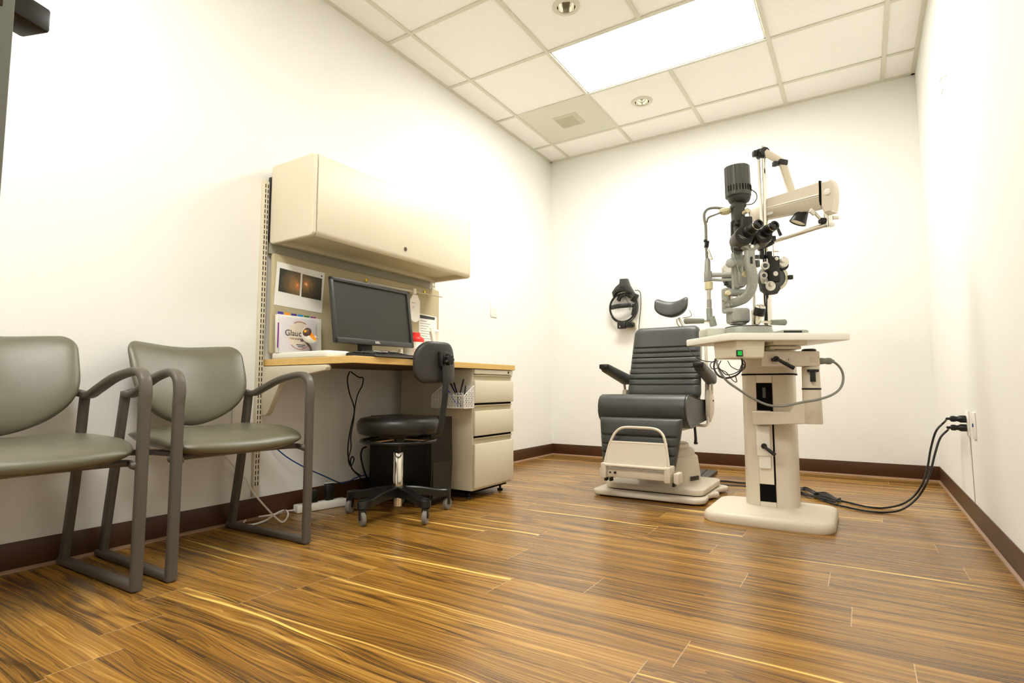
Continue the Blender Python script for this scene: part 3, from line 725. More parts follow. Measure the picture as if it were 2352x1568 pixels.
# bottle, sharps tub, tissue box, steel cup
p = (0.2000, -2.2117, 0.8198)
t = thing('bottle', (.20, p[1], .747), 'small white bottle with blue label behind the keyboard', 'bottle')
obj('bottle_body', B().lathe([(.0, 0), (.020, 0), (.022, .004), (.022, .050), (.016, .060), (.010, .064), (.010, .068), (0, .068)], (.20, p[1], .747), (.20, p[1], .9), 24), M_white, t)
obj('label_band', B().lathe([(.0224, .012), (.0224, .040)], (.20, p[1], .747), (.20, p[1], .9), 24, False), mat('label_blue', (60, 150, 210), .5), t)
obj('cap', B().lathe([(.011, .062), (.012, .066), (.012, .082), (0, .083)], (.20, p[1], .747), (.20, p[1], .9), 20), M_white, t)
p = (0.2000, -2.1026, 0.8412)
t = thing('sharps_container', (.20, p[1], .747), 'round white and pink medical tub with red lid between monitor and stool back', 'container')
sy_ = -2.105
obj('tub_body', B().lathe([(r_*1.15, z_*1.3) for r_, z_ in [(0, 0), (.046, 0), (.050, .006), (.052, .105), (0, .105)]], (.20, sy_, .747), (.20, sy_, .9), 36), M_pink, t)
obj('label_wrap', B().lathe([(r_*1.15, z_*1.3) for r_, z_ in [(.0517, .040), (.0525, .100)]], (.20, sy_, .747), (.20, sy_, .9), 36, False), M_paper, t)
obj('lid', B().lathe([(r_*1.15, z_*1.3) for r_, z_ in [(.054, .100), (.055, .103), (.055, .114), (.050, .120), (.036, .128), (.034, .142), (.03, .144), (0, .144)]], (.20, sy_, .747), (.20, sy_, .9), 36), M_red, t)
b = B(); b.tube([Vector((.20+.0608*math.cos(.70), sy_-.0608*math.sin(.70), .747+.078))+Vector((.008*0, 0, 0))+Vector((math.sin(.75)*.010*math.cos(a), math.cos(.75)*.010*math.cos(a), .010*math.sin(a))) for a in [2*PI*k/16 for k in range(17)]], .0008, 5); obj('warning_mark', b, M_red, t)
bx_, by_ = .16, (0.1600, -1.8450, 0.8577)[1]
t = thing('tissue_box', (bx_, by_, .747), 'white tissue box with pale flower pattern behind the stool backrest', 'tissue box')
obj('carton', B().bx(bx_-.06, bx_+.06, by_-.105, by_+.105, .747, .842, .002), mat('carton_pattern', (244, 240, 226), .6, var=.05, vscale=40), t)
fl = B()
for a, z_ in ((-.02, .83), (.005, .822), (-.01, .812), (.02, .815), (.095, .80), (.09, .815)): fl.lathe([(0, 0), (.006, 0), (.0055, .0008), (0, .0008)], (bx_+.06, by_+a, z_-.01), (bx_+.1, by_+a, z_-.01), 8)
obj('flower_print', fl, mat('flower_yellow', (240, 200, 60), .6), t)
b = B()
def tis(i, j):
    a = 2*PI*i; zz = j*.135; r_ = .012+.045*j+.012*math.sin(5*a+3*j)*j
    return Vector((bx_+r_*math.cos(a)*.6, by_-.012+r_*math.sin(a)*1.0+.01*j, .838+zz+.012*math.sin(3*a)*j))
b.grid(tis, 48, 14, True); obj('tissue', b, M_paper, t)
p = (0.1700, -2.2681, 0.8253)
t = thing('steel_cup', (.17, p[1], .747), 'short shiny steel cup on the desk behind the monitor foot', 'cup')
obj('cup_wall', B().lathe([(0, 0), (.038, 0), (.040, .003), (.040, .07), (.037, .07), (.037, .004), (0, .004)], (.17, p[1], .747), (.17, p[1], .9), 28), M_steel, t)

# ------------------------------------------------------------------ under the desk
t = thing('computer_tower', (.30, -2.22, 0), 'black computer tower standing under the desk beside the drawer unit', 'computer')
obj('case', B().bx(.075, .495, -2.315, -2.135, .03, .455, .004), M_blk, t)
obj('front_bezel', B().prism([(.495, .03), (.515, .03), (.525, .20), (.520, .455), (.495, .455)], 'y', -2.312, -2.138, .003), M_blkm, t)
obj('front_grille', B().bx(.520, .5262, -2.30, -2.15, .04, .22), M_mesh, t)
for x in (.10, .46): obj('foot', B().bx(x-.015, x+.015, -2.31, -2.14, 0, .031), M_blk, t)
obj('power_socket', B().bx(.072, .076, -2.30, -2.26, .30, .34), mat('socket_grey', (120, 116, 90), .5), t)
# power strip
s0, s1 = Vector((0.0817, -2.7745, 0.0000)), Vector((0.1392, -2.5166, 0.0000))
sd_ = (s1-s0).normalized(); sc_ = (s0+s1)/2+Vector((-.028, .0, .020)); ang_ = math.atan2(sd_.y, sd_.x)
t = thing('power_strip', (sc_.x, sc_.y, 0), 'white power strip lying on the floor along the baseboard under the desk', 'power strip')
SL_ = (s1-s0).length
obj('strip_body', B().box(sc_, (SL_, .050, .038), .005, Matrix.Rotation(ang_, 4, 'Z')), M_white, t)
b = B()
for k in range(7):
    c = sc_+sd_*(-SL_/2+.03+k*(SL_-.05)/6); b.box((c.x, c.y, .0395), (.018, .026, .0015), .0, Matrix.Rotation(ang_, 4, 'Z'))
obj('sockets', b, mat('socket_shadow', (196, 190, 170), .6), t)
for fr_, lab, hh in ((.28, 'black plug adapter on the power strip nearer the chairs', .06), (.55, 'tall black power adapter on the power strip nearer the tower', .085)):
    c = sc_+sd_*(-SL_/2+SL_*fr_*1.2); k = thing('power_adapter', (c.x, c.y, .04), lab, 'adapter', group='black adapters on the power strip')
    obj('adapter_body', B().box((c.x, c.y, .04+hh/2), (.042, .034, hh), .006, Matrix.Rotation(ang_, 4, 'Z')), M_blk, k)
    if hh > .07: obj('rating_label', B().box((c.x, c.y-.0, .04+hh+.0006), (.05, .02, .001), 0, Matrix.Rotation(ang_, 4, 'Z')), M_paper, k)
obj('cord', B().tube([tuple(sc_-sd_*SL_/2+Vector((0, 0, -.005))), (-0.0002, -2.7908, 0.0060), (0.0361, -2.8875, 0.0120), (-0.0006, -2.9417, 0.0080), (-0.0020, -2.9930, 0.0060), (0.0647, -3.0475, 0.0060), (0.1051, -3.0316, 0.0060), (0.0961, -2.9617, 0.0080), (0.0469, -2.8698, 0.0180), (-0.0016, -2.7901, 0.0120), (0.0696, -2.8242, 0.0080), (0.1591, -2.9026, 0.0060), (0.1714, -2.9338, 0.0060), (0.1200, -2.9344, 0.0251), (0.0800, -2.9531, 0.0650), (0.0500, -2.9902, 0.1250), (0.0400, -3.0112, 0.1664), (0.0350, -3.0241, 0.1971), (0.0300, -3.0406, 0.2145), (0.0300, -3.0730, 0.2458), (0.0300, -3.0989, 0.2796), (0.0200, -3.1182, 0.3078), (0.0200, -3.1396, 0.3442), (0.0200, -3.1637, 0.4030), (0.0120, -3.1740, 0.4318)], .0042, 8, 8), M_white, t)
tag(obj('network_cable', B().tube([(0.0120, -2.9143, 0.3597), (0.0300, -2.8766, 0.3244), (0.0400, -2.8174, 0.2734), (0.0500, -2.7228, 0.2146), (0.0500, -2.6012, 0.1554), (0.0500, -2.5005, 0.1077), (0.0500, -2.4411, 0.1038), (0.0600, -2.4047, 0.1182), (0.0700, -2.3357, 0.1311)], .0032, 8, 8), M_blue), 'dark blue network cable sagging along the wall to the computer tower', 'cable')
tag(obj('monitor_cable', B().tube([(0.1000, -2.4936, 0.6979), (0.0800, -2.4898, 0.6584), (0.0600, -2.4581, 0.5878), (0.0500, -2.4164, 0.5157), (0.0500, -2.4119, 0.4679), (0.0500, -2.4315, 0.3977), (0.0500, -2.4447, 0.3280), (0.0500, -2.4487, 0.2582), (0.0500, -2.4350, 0.2054), (0.0500, -2.4062, 0.1598), (0.0600, -2.3706, 0.1206), (0.0700, -2.3502, 0.0785)], .0036, 8, 8), M_blk), 'black cable hanging straight from the desk underside', 'cable')
tag(obj('video_cable', B().tube([(0.1200, -2.5024, 0.6973), (0.1200, -2.4840, 0.6861), (0.1200, -2.4469, 0.6679), (0.1200, -2.4157, 0.6636), (0.1000, -2.4024, 0.6233), (0.0900, -2.4232, 0.5758), (0.0800, -2.4310, 0.5166), (0.0600, -2.4230, 0.4330), (0.0600, -2.4390, 0.3515), (0.0600, -2.4370, 0.2810), (0.0600, -2.4534, 0.2245), (0.0600, -2.4342, 0.1874), (0.0700, -2.4228, 0.2218), (0.0700, -2.4355, 0.2395), (0.0700, -2.4470, 0.2175), (0.0600, -2.4278, 0.1750), (0.0600, -2.3963, 0.1476), (0.0700, -2.3641, 0.1253)], .0036, 8, 8), M_blk), 'black cable with a loose bend hanging beside the straight one under the desk', 'cable')
tag(obj('tower_cable', B().tube([(0.0740, -2.3403, 0.2824), (0.0500, -2.3434, 0.2718), (0.0500, -2.3552, 0.2369), (0.0500, -2.3443, 0.1879), (0.0600, -2.3330, 0.1395), (0.0600, -2.3058, 0.0879)], .005, 8, 8), M_blk), 'thick black cable curving out of the back of the computer tower', 'cable')

# ------------------------------------------------------------------ stool
SX, SY = .500, -2.530
t = thing('stool', (SX, SY, 0), 'black swivel stool with round seat, low backrest and chrome column on castors', 'stool')
obj('seat', B().lathe([(0, .0), (.170, 0), (.188, .006), (.198, .022), (.200, .045), (.196, .064), (.184, .078), (.165, .083), (.05, .086), (0, .086)], (SX, SY, .386), (SX, SY, .5), 56), M_blkv, t, ang=60)
obj('seat_plate', B().lathe([(0, 0), (.06, 0), (.12, .012), (.12, .016), (0, .016)], (SX, SY, .368), (SX, SY, .5), 32), M_blkm, t)
def ringt(r, z, tr, m, nm):
    b = B(); P_ = [Vector((SX+r*math.cos(2*PI*k/48), SY+r*math.sin(2*PI*k/48), z)) for k in range(48)]
    rings = []
    for k, p in enumerate(P_):
        d_ = Vector((math.cos(2*PI*k/48), math.sin(2*PI*k/48), 0)); rings.append([p+d_*tr*math.cos(2*PI*q/10)+Vector((0, 0, tr*math.sin(2*PI*q/10))) for q in range(10)])
    rings.append(rings[0]); b._loft(rings, True, False, False); bmesh.ops.remove_doubles(b.bm, verts=b.bm.verts, dist=1e-6); return obj(nm, b, m, t)
ringt(.178, .355, .008, M_blkm, 'control_ring')
b = B()
for k in range(3): a = 2*PI*k/3+.4; b.tube([(SX+.03*math.cos(a), SY+.03*math.sin(a), .362), (SX+.178*math.cos(a), SY+.178*math.sin(a), .357)], .005, 8, smooth=False)
obj('ring_spokes', b, M_steel, t)
obj('gas_spring', B().lathe([(.013, .27), (.013, .38)], (SX, SY, 0), (SX, SY, 1), 20), M_blkm, t)
obj('collar', B().lathe([(.024, .325), (.028, .345), (.028, .368)], (SX, SY, 0), (SX, SY, 1), 24), M_blkm, t)
obj('column', B().lathe([(.0245, .12), (.0245, .296), (.022, .299), (.013, .299)], (SX, SY, 0), (SX, SY, 1), 32), M_chrome, t)
obj('column_foot', B().lathe([(.020, .042), (.020, .10)], (SX, SY, 0), (SX, SY, 1), 28), M_chrome, t)
a0 = math.atan2(-2.776-SY, .513-SX)
for k in range(5):
    a = a0+2*PI*k/5; d_ = Vector((math.cos(a), math.sin(a), 0)); n_ = Vector((-d_.y, d_.x, 0)); c0 = Vector((SX, SY, 0))
    rings = []
    for f_, hwid, zt_, zb in ((0, .036, .138, .085), (.18, .024, .137, .088), (.45, .019, .128, .088), (.75, .020, .112, .078), (.82, .026, .110, .074), (.97, .026, .107, .072), (1.05, .018, .105, .072), (1.09, .006, .103, .074)):
        c = c0+d_*(.243*f_); rings.append([c+n_*hwid+Vector((0, 0, zb)), c+n_*hwid+Vector((0, 0, zt_-.005)), c+n_*hwid*.8+Vector((0, 0, zt_)), c-n_*hwid*.8+Vector((0, 0, zt_)), c-n_*hwid+Vector((0, 0, zt_-.005)), c-n_*hwid+Vector((0, 0, zb))])
    b = B(); b._loft(rings); lg = obj('leg', b, M_blkm, t, ang=35)
    g = B()
    for q in range(5):
        c = c0+d_*.232+n_*(-.016+.008*q); g.box((c.x, c.y, .1085), (.03, .002, .002), 0, Matrix.Rotation(a, 4, 'Z'))
    obj('tread_ribs', g, M_dgrey, lg)
    sw = a+(1.1, -.9, .7, 2.2, 1.5)[k]; sdv = Vector((math.cos(sw), math.sin(sw), 0)); cc = c0+d_*.243
    wc = cc+sdv*.014; ax = Vector((-sdv.y, sdv.x, 0))
    cs = obj('caster', B().lathe([(0, -.0105), (.020, -.0105), (.027, -.010), (.031, -.006), (.031, .006), (.027, .010), (.020, .0105), (0, .0105)], wc+Vector((0, 0, .031)), wc+Vector((0, 0, .031))+ax, 28), M_rubber, t)
    f = B(); f.box((cc.x+sdv.x*.007, cc.y+sdv.y*.007, .067), (.032, .031, .005), .001, Matrix.Rotation(sw, 4, 'Z'))
    for s_ in (-1, 1):
        c = wc+ax*s_*.0140-sdv*.003; f.box((c.x, c.y, .049), (.022, .002, .038), .0005, Matrix.Rotation(sw, 4, 'Z'))
    f.cyl((cc.x, cc.y, .066), (cc.x, cc.y, .080), .009, seg=16); f.cyl(wc+ax*.016+Vector((0, 0, .031)), wc-ax*.016+Vector((0, 0, .031)), .004, seg=10)
    obj('fork', f, M_blkm, cs)
# backrest, facing -x, its back towards the camera
bxx = SX+.235; bdir = Vector((1, -.10, 0)).normalized(); bs = Vector((.10, 1, 0)).normalized(); bcn = Vector((bxx-.005, SY+.027, .732))
def hwb(s):
    a = .134-.010*s
    e = .36
    if s < e: a -= .050*(1-math.sqrt(max(0, 1-((e-s)/e)**2)))
    if s > 1-.42: a -= .075*(1-math.sqrt(max(0, 1-((s-.58)/.42)**2)))
    return a
def wbk(a, bb, h):
    return bcn+bs*a+bdir*(h*1.0-.05*(a/.15)**2)+Vector((0, 0, bb-.10))+bdir*(-(bb-.1)*.05)
obj('backrest', B().cushion(hwb, .198, .018, wbk, n=10, nu=30, nv=26, vedge=10, back=1.3), mat('backrest_shell', (48, 46, 42), .45, bump=.12, bscale=500), t)
pb = bcn+bdir*.026
b = B(); b.tube([(SX+.06, SY-.005, .372), (SX+.19, SY-.012, .374), (SX+.245, SY-.017, .385), (SX+.268, SY-.01, .42), (pb.x+.018, pb.y-.005, .60), (pb.x+.008, pb.y-.005, .775)], 0, 12, 6, flat=(.020, .0045, (0, 1, 0)))
obj('back_post', b, M_blkm, t)
obj('post_slot', B().box((pb.x+.0180, pb.y-.0045, .66), (.002, .006, .10), 0, rotm(ry=-.06)), M_dgrey, t)
obj('clamp', B().box((pb.x-.002, pb.y-.004, .745), (.036, .044, .072), .004), M_blkm, t)
kb = Vector((pb.x+.018, pb.y-.006, .742)); b = B()
rings = []
for z_, s_ in ((0, .45), (.008, .8), (.012, 1), (.03, 1), (.034, .9), (.035, .5)):
    rings.append([kb+bdir*z_+(bs*math.cos(2*PI*k/42)+Vector((0, 0, 1))*math.sin(2*PI*k/42))*(.024+.004*math.cos(7*2*PI*k/42))*s_ for k in range(42)])
b._loft(rings); b.cyl(kb-bdir*.02, kb+bdir*.004, .007); obj('clamp_knob', b, M_blk, t)

# ------------------------------------------------------------------ exam chair
EX = 1.385
t = thing('exam_chair', (1.42, -1.33, 0), 'dark grey reclining eye exam chair with cream base, footrest and ribbed backrest', 'exam chair')
# lower plate with lobes
lob = []
def arcp(cx, cy, r, a0, a1, n=8): return [(cx+r*math.cos(math.radians(a0+(a1-a0)*k/n)), cy+r*math.sin(math.radians(a0+(a1-a0)*k/n))) for k in range(n+1)]
lob = arcp(1.145, -1.545, .05, 180, 270)+arcp(1.655, -1.530, .062, 270, 350)+[(1.712, -1.46), (1.700, -1.41)]+arcp(1.692, -1.32, .045, -60, 60)+[(1.704, -1.24), (1.704, -1.20)]+arcp(1.690, -1.10, .052, -50, 90)+[(1.20, -1.045)]+arcp(1.145, -1.09, .05, 90, 180)
obj('floor_plate', B().prism(lob, 'z', .008, .036, .010, 3), M_cream, t)
obj('leveling_feet', B().bx(1.13, 1.66, -1.55, -1.05, 0, .009), M_blk, t)
up_ = rr(1.145, 1.70, -1.530, -1.06, .055)
obj('base_plate', B().prism(up_, 'z', .040, .074, .010, 3), M_cream, t)
obj('plate_gap', B().prism(rr(1.16, 1.69, -1.515, -1.07, .05), 'z', .034, .042), M_dark, t)
def ell(cx, cy, rx, ry, z, n=40): return [Vector((cx+rx*math.cos(2*PI*k/n), cy+ry*math.sin(2*PI*k/n), z)) for k in range(n)]
b = B(); b._loft([ell(1.445, -1.27, .178, .20, .072), ell(1.445, -1.27, .176, .195, .12), ell(1.447, -1.26, .160, .17, .215), ell(1.447, -1.26, .150, .16, .222)])
obj('pump_housing', b, M_cream, t)
b = B(); b._loft([ell(1.447, -1.26, .145, .15, .222), ell(1.447, -1.26, .143, .15, .25), ell(1.447, -1.26, .13, .14, .262), ell(1.447, -1.26, .115, .12, .266), ell(1.447, -1.26, .113, .12, .285), ell(1.447, -1.26, .10, .11, .292)]); obj('bellows_cap', b, M_cream, t)
obj('lift_column', B().lathe([(.07, .28), (.07, .42)], (1.42, -1.26, 0), (1.42, -1.26, 1), 30), M_steel, t)
pp = Vector((1.5274, -1.2177, 0.0877)); obj('maker_plate', B().box((1.614, -1.345, .105), (.004, .075, .024), .001, rotm(rz=-.38)), mat('maker_dark', (70, 68, 58), .3, metal=.5), t)
# seat frame
b = B(); b.bx(1.21, 1.56, -1.42, -1.00, .365, .41, .008); b.bx(1.16, 1.60, -1.46, -1.36, .408, .43, .004)
for x in (1.185, 1.555): b.bx(x, x+.04, -1.50, -1.40, .40, .455, .004)
obj('seat_chassis', b, M_cream, t)
# seat cushion: box like with rounded front
def wseat(a, bb, h):
    y = -1.535+bb
    return Vector((EX-.015+a, y, .515+h-.05*max(0, (bb-.12))/.3*0))
sp = B()
prof = [(-1.525, .430), (-1.535, .445), (-1.545, .47), (-1.545, .505), (-1.535, .540), (-1.515, .560), (-1.48, .571), (-1.42, .570), (-1.36, .560), (-1.28, .548), (-1.20, .540), (-1.08, .538), (-1.03, .53), (-1.02, .50), (-1.03, .44), (-1.08, .415), (-1.30, .400), (-1.42, .385), (-1.47, .39), (-1.50, .41)]
rings = []
for fx_, sc in ((-.246, .90), (-.252, .95), (-.254, .985), (-.25, 1), (-.20, 1.004), (0, 1.006), (.20, 1.004), (.25, 1), (.254, .985), (.252, .95), (.246, .90)):
    cy_, cz_ = -1.28, .49
    rings.append([Vector((EX-.008+fx_, cy_+(y-cy_)*(1-(1-sc)*.35), cz_+(z-cz_)*sc)) for y, z in prof])
sp._loft(rings); obj('seat', sp, M_gry, t, ang=50)
obj('seat_piping', B().tube([Vector((EX+.236, y-.002*0, z+.0015)) for y, z in prof[:9]], .0022, 6), M_blkv, t)
# leg rest
def hwl(s): return .185+.050*s**.7 if s < .97 else .233
def grl(s):
    g_ = 0
    for c in (.23, .38, .53, .69): g_ += .010*math.exp(-((s-c)/.012)**2)
    return g_
def wl(a, bb, h):
    return Vector((EX-.005+a, -1.560-.0*bb-h-.055*(1-bb/.30), .135+bb))
obj('leg_rest', B().cushion(hwl, .308, .035, wl, n=9, nu=30, nv=90, groove=grl, vedge=14, back=2.1), M_gry, t)
# footrest: tray with hoop
fz = lambda s: .188+.20*s
fy_ = lambda z: -1.700+.055*(z-.19)/.2
L0, R0_, L1, R1_ = 1.222, 1.575, 1.262, 1.552
def fp(x, z, o=0): return Vector((x, fy_(z)-o, z))
hoop = [fp(L0-.004, .155), fp(L0+.003, .20), fp(1.237, .27), fp(1.252, .325), fp(1.275, .368), fp(1.315, .392), fp(1.40, .395), fp(1.49, .391), fp(1.530, .368), fp(1.550, .325), fp(1.562, .27), fp(R0_, .20), fp(R0_+.004, .155)]
obj('footrest_hoop', B().tube(hoop, .0075, 10), M_cream, t)
b = B(); q = [fp(L0+.01, .195), fp(R0_-.008, .195), fp(1.560, .315), fp(1.246, .315)]
b._loft([[p+Vector((0, .002, 0)) for p in q], [p+Vector((0, -.005, 0)) for p in q]])
b.tube([q[0]+Vector((0, -.01, 0)), q[1]+Vector((0, -.01, 0))], .008, 8, smooth=False); b.tube([q[3], q[2]], .0065, 8, smooth=False)
obj('footrest_tray', b, M_cream, t)
b = B()
b.bx(1.225, 1.565, -1.690, -1.655, .130, .178, .006); 
for x in (1.207, 1.553): b.bx(x, x+.032, -1.715, -1.62, .125, .205, .006)
b.bx(1.598, 1.624, -1.70, -1.62, .122, .175, .005); b.bx(1.195, 1.212, -1.70, -1.62, .122, .175, .005)
obj('footrest_bracket', b, M_cream, t)
b = B()
for x in (1.222, 1.25, 1.590): b.bx(x, x+.014, -1.70, -1.67, .108, .128, .002)
b.cyl((1.255, -1.70, .155), (1.255, -1.689, .155), .004); b.cyl((1.283, -1.70, .155), (1.283, -1.689, .155), .006)
obj('stop_bumper', b, M_blk, t)
# backrest
def hwk(s):
    a = .228-.022*s
    if s > .90: a -= .04*(1-math.sqrt(max(0, 1-((s-.90)/.10)**2)))
    if s < .08: a -= .02*(1-math.sqrt(max(0, 1-((.08-s)/.08)**2)))
    return a
def grk(s):
    g_ = 0
    for c in (.175, .255, .33, .405, .48, .555, .625, .70): g_ += .010*math.exp(-((s-c)/.0075)**2)
    return g_
def wk(a, bb, h):
    return Vector((EX+.004+a, -1.135+bb*.24-h+.02*0+.02*(a/.22)**2*-1, .548+bb*.985))
obj('backrest', B().cushion(hwk, .455, .045, wk, n=9, nu=34, nv=140, groove=grk, vedge=16, back=.9), M_gry, t)
b = B(); b.box((EX, -.985, .76), (.40, .02, .46), .01, rotm(rx=-.24))
for s_ in (-1, 1): b.tube([(EX+s_*.238, -1.06, .50), (EX+s_*.236, -1.02, .72), (EX+s_*.222, -.96, .93)], 0, 12, 6, flat=(.007, .02, (1, 0, 0)))
obj('back_frame', b, M_cream, t)
# side hinge plates
for s_ in (-1, 1):
    sh = [(-1.115, .405), (-1.045, .440), (-1.02, .48), (-1.025, .555), (-1.06, .595), (-1.11, .595), (-1.13, .55), (-1.135, .45)]
    X = EX+s_*.262
    hp = obj('hinge_plate', B().prism(sh, 'x', X-.014, X+.014, .005), M_cream, t)
    obj('screw', B().cyl((X+s_*.014, -1.05, .53), (X+s_*.017, -1.05, .53), .005, seg=12), M_dark, hp)
    # arm post and armrest
    ap = B(); ap.tube([(X+s_*.012, -1.06, .57), (X+s_*.018, -1.085, .69)], 0, 12, 4, flat=(.006, .012, (1, 0, 0)), smooth=False)
    ap.tube([(X-s_*.012, -1.04, .55), (X-s_*.010, -1.02, .72)], 0, 12, 4, flat=(.006, .016, (1, 0, 0)), smooth=False)
    obj('arm_post', ap, M_cream, t)
    ar = B()
    yb_, yf_ = -1.04, -1.395; cx_ = EX+s_*.268
    # splayed arm pads, higher at the front
    rings = []
    for k in range(15):
        f_ = k/14; y = yb_+(yf_-yb_)*f_; zc = .658+.075*f_; hwx = .036*(1-.12*f_); hh = .036-.012*f_
        e = math.sin(PI*min(1, max(0, .06+f_*.94))**.5)*0+1
        if k in (0, 14): hwx *= .8; hh *= .7
        cx2 = cx_+s_*(.012*f_)
        rings.append([Vector((cx2+hwx*math.copysign(abs(math.cos(a))**.6, math.cos(a)), y, zc+hh*math.copysign(abs(math.sin(a))**.6, math.sin(a)))) for a in [2*PI*q/20 for q in range(20)]])
    ar._loft(rings); pad = obj('armrest', ar, M_gry, t, ang=50)
    obj('arm_tip', B().bx(cx_+s_*.012-.030, cx_+s_*.012+.030, -1.410, -1.386, .722, .752, .007), M_blkm, pad)
b = B(); b.tube([(EX+.20, -1.20, .44), (EX+.212, -1.25, .40), (EX+.225, -1.285, .33), (EX+.228, -1.30, .300)], .006, 8, r1=.009); b.lathe([(.009, 0), (.012, .006), (.010, .012), (0, .014)], (EX+.229, -1.302, .302), (EX+.231, -1.306, .29), 16)
obj('lock_lever', b, M_blkm, t)
obj('cable_bracket', B().tube([(EX+.16, -1.16, .395), (EX+.24, -1.16, .385), (EX+.262, -1.14, .40), (EX+.255, -1.12, .45)], .008, 8), M_cream, t)
# headrest
def hwh(s): return .110*math.sqrt(max(.02, 1-(1-min(1, s/.55))**2.4)) if s < .55 else (.110 if s < .72 else .110-.03*(1-math.sqrt(max(0, 1-((s-.72)/.28)**2))))
HC = Vector((1.405, -.985, 1.06))
def wh(a, bb, h):
    s_ = a/.11
    return HC+Vector((a*.98, -h+bb*.30-.035*s_*s_, bb*.92+.034*s_*s_*(bb/.12)+.012*abs(s_)*(1-bb/.12)))
obj('headrest', B().cushion(hwh, .118, .036, wh, n=5, nu=34, nv=24, vedge=5, back=1.1), M_gry, t)
b = B(); b.tube([(1.44, -.95, 1.06), (1.465, -.95, 1.01), (1.48, -.955, .975)], .009, 8); b.tube([(1.425, -.945, 1.055), (1.43, -.94, 1.02), (1.465, -.945, .985)], .005, 8); b.tube([(1.505, -.93, 1.11), (1.515, -.93, 1.07), (1.46, -.93, 1.06)], .003, 6)
obj('headrest_stem', b, M_steel, t)
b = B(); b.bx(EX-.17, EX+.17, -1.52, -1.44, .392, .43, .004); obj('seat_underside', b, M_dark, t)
# foot pedal
t = thing('foot_pedal', (1.45, -.52, 0), 'dark grey flat foot control plate on the floor behind the exam chair', 'foot pedal')
q = [(1.4472, -0.8284, 0.0200), (1.5517, -0.8631, 0.0200), (1.5333, -0.3984, 0.0200), (1.3865, -0.3907, 0.0200)]
b = B(); b._loft([[Vector((p[0], p[1], .001)) for p in q], [Vector((p[0], p[1], .022)) for p in q]]); obj('pedal_plate', b, M_dgrey, t)
a_, b_ = (Vector(q[0])+Vector(q[1]))/2, (Vector(q[2])+Vector(q[3]))/2
obj('pedal_ridge', B().tube([a_+Vector((0, 0, .003)), b_+Vector((0, 0, .003))], .004, 6, smooth=False), M_blk, t)

# ------------------------------------------------------------------ instrument stand
RZ = math.radians(32.21); RS = Matrix.Rotation(RZ, 4, 'Z')
rv = Vector((math.cos(RZ), math.sin(RZ), 0)); dv = Vector((-math.sin(RZ), math.cos(RZ), 0)); zv = Vector((0, 0, 1))
t = thing('instrument_stand', (2.04, -1.64, 0), 'cream ophthalmic instrument column with swing arms and chrome pole on a rounded base', 'instrument stand')
fb = rr(1.772, 2.308, -1.880, -1.415, .075)
b = B(); C0 = Vector((2.04, -1.648, 0)); rings = []
for sc, z in ((.985, .0), (1, .006), (1, .024), (.985, .037), (.955, .044), (.91, .046)):
    rings.append([Vector((C0.x+(x-C0.x)*sc, C0.y+(y-C0.y)*sc, z)) for x, y in fb])
b._loft(rings); obj('base', b, M_cream, t)
col = rr(1.920, 2.152, -1.620, -1.44, .045)
obj('column', B().prism(col, 'z', .044, .672), M_cream, t)
for x in (1.990, 2.0625): obj('panel_seam', B().bx(x-.0006, x+.0006, -1.6205, -1.615, .046, .670), mat('seam_brown', (130, 112, 92), .7), t)
obj('cap', B().prism(rr(1.920, 2.158, -1.622, -1.435, .045), 'z', .676, .802, .004), M_cream, t)
obj('cap_seam', B().prism(rr(1.918, 2.160, -1.624, -1.433, .045), 'z', .670, .677), M_dark, t)
b = B(); b.bx(1.991, 2.061, -1.6225, -1.61, .50, .632); b.bx(1.991, 2.061, -1.6225, -1.61, .068, .150); b.bx(2.050, 2.062, -1.6224, -1.61, .15, .50)
obj('slot', b, M_dark, t)
b = B(); pass
for q in ((1.991, 2.061, -1.6235, -1.61, .634, .670), (1.991, 2.061, -1.6235, -1.61, .046, .066), (1.991, 2.055, -1.6245, -1.61, .150, .47)): obj('slot_cover', B().bx(*q), mat('slot_cream', (228, 216, 196), .4), t)
b = B(); b.bx(1.986, 2.046, -1.650, -1.62, .285, .428, .006); b.bx(1.992, 2.046, -1.640, -1.62, .225, .30, .006)
obj('carriage', b, M_white, t)
def lever(p, q, nm='clamp_lever'):
    b = B(); p, q = Vector(p), Vector(q); b.lathe([(.0, -.004), (.012, -.002), (.013, .010), (.012, .02), (0, .022)], p+Vector((0, .01, 0)), p-Vector((0, 1, 0)), 18)
    b.tube([p-Vector((0, .012, 0)), q-Vector((0, .012, 0))], .0065, 10, smooth=False, r1=.009); return obj(nm, b, M_blk, t)
lever((2.0206, -1.6550, 0.3327), (2.0701, -1.6700, 0.2965))
obj('rating_sticker', B().bx(2.018, 2.032, -1.6232, -1.6222, .56, .61), mat('sticker_grey', (80, 78, 72), .5), t)
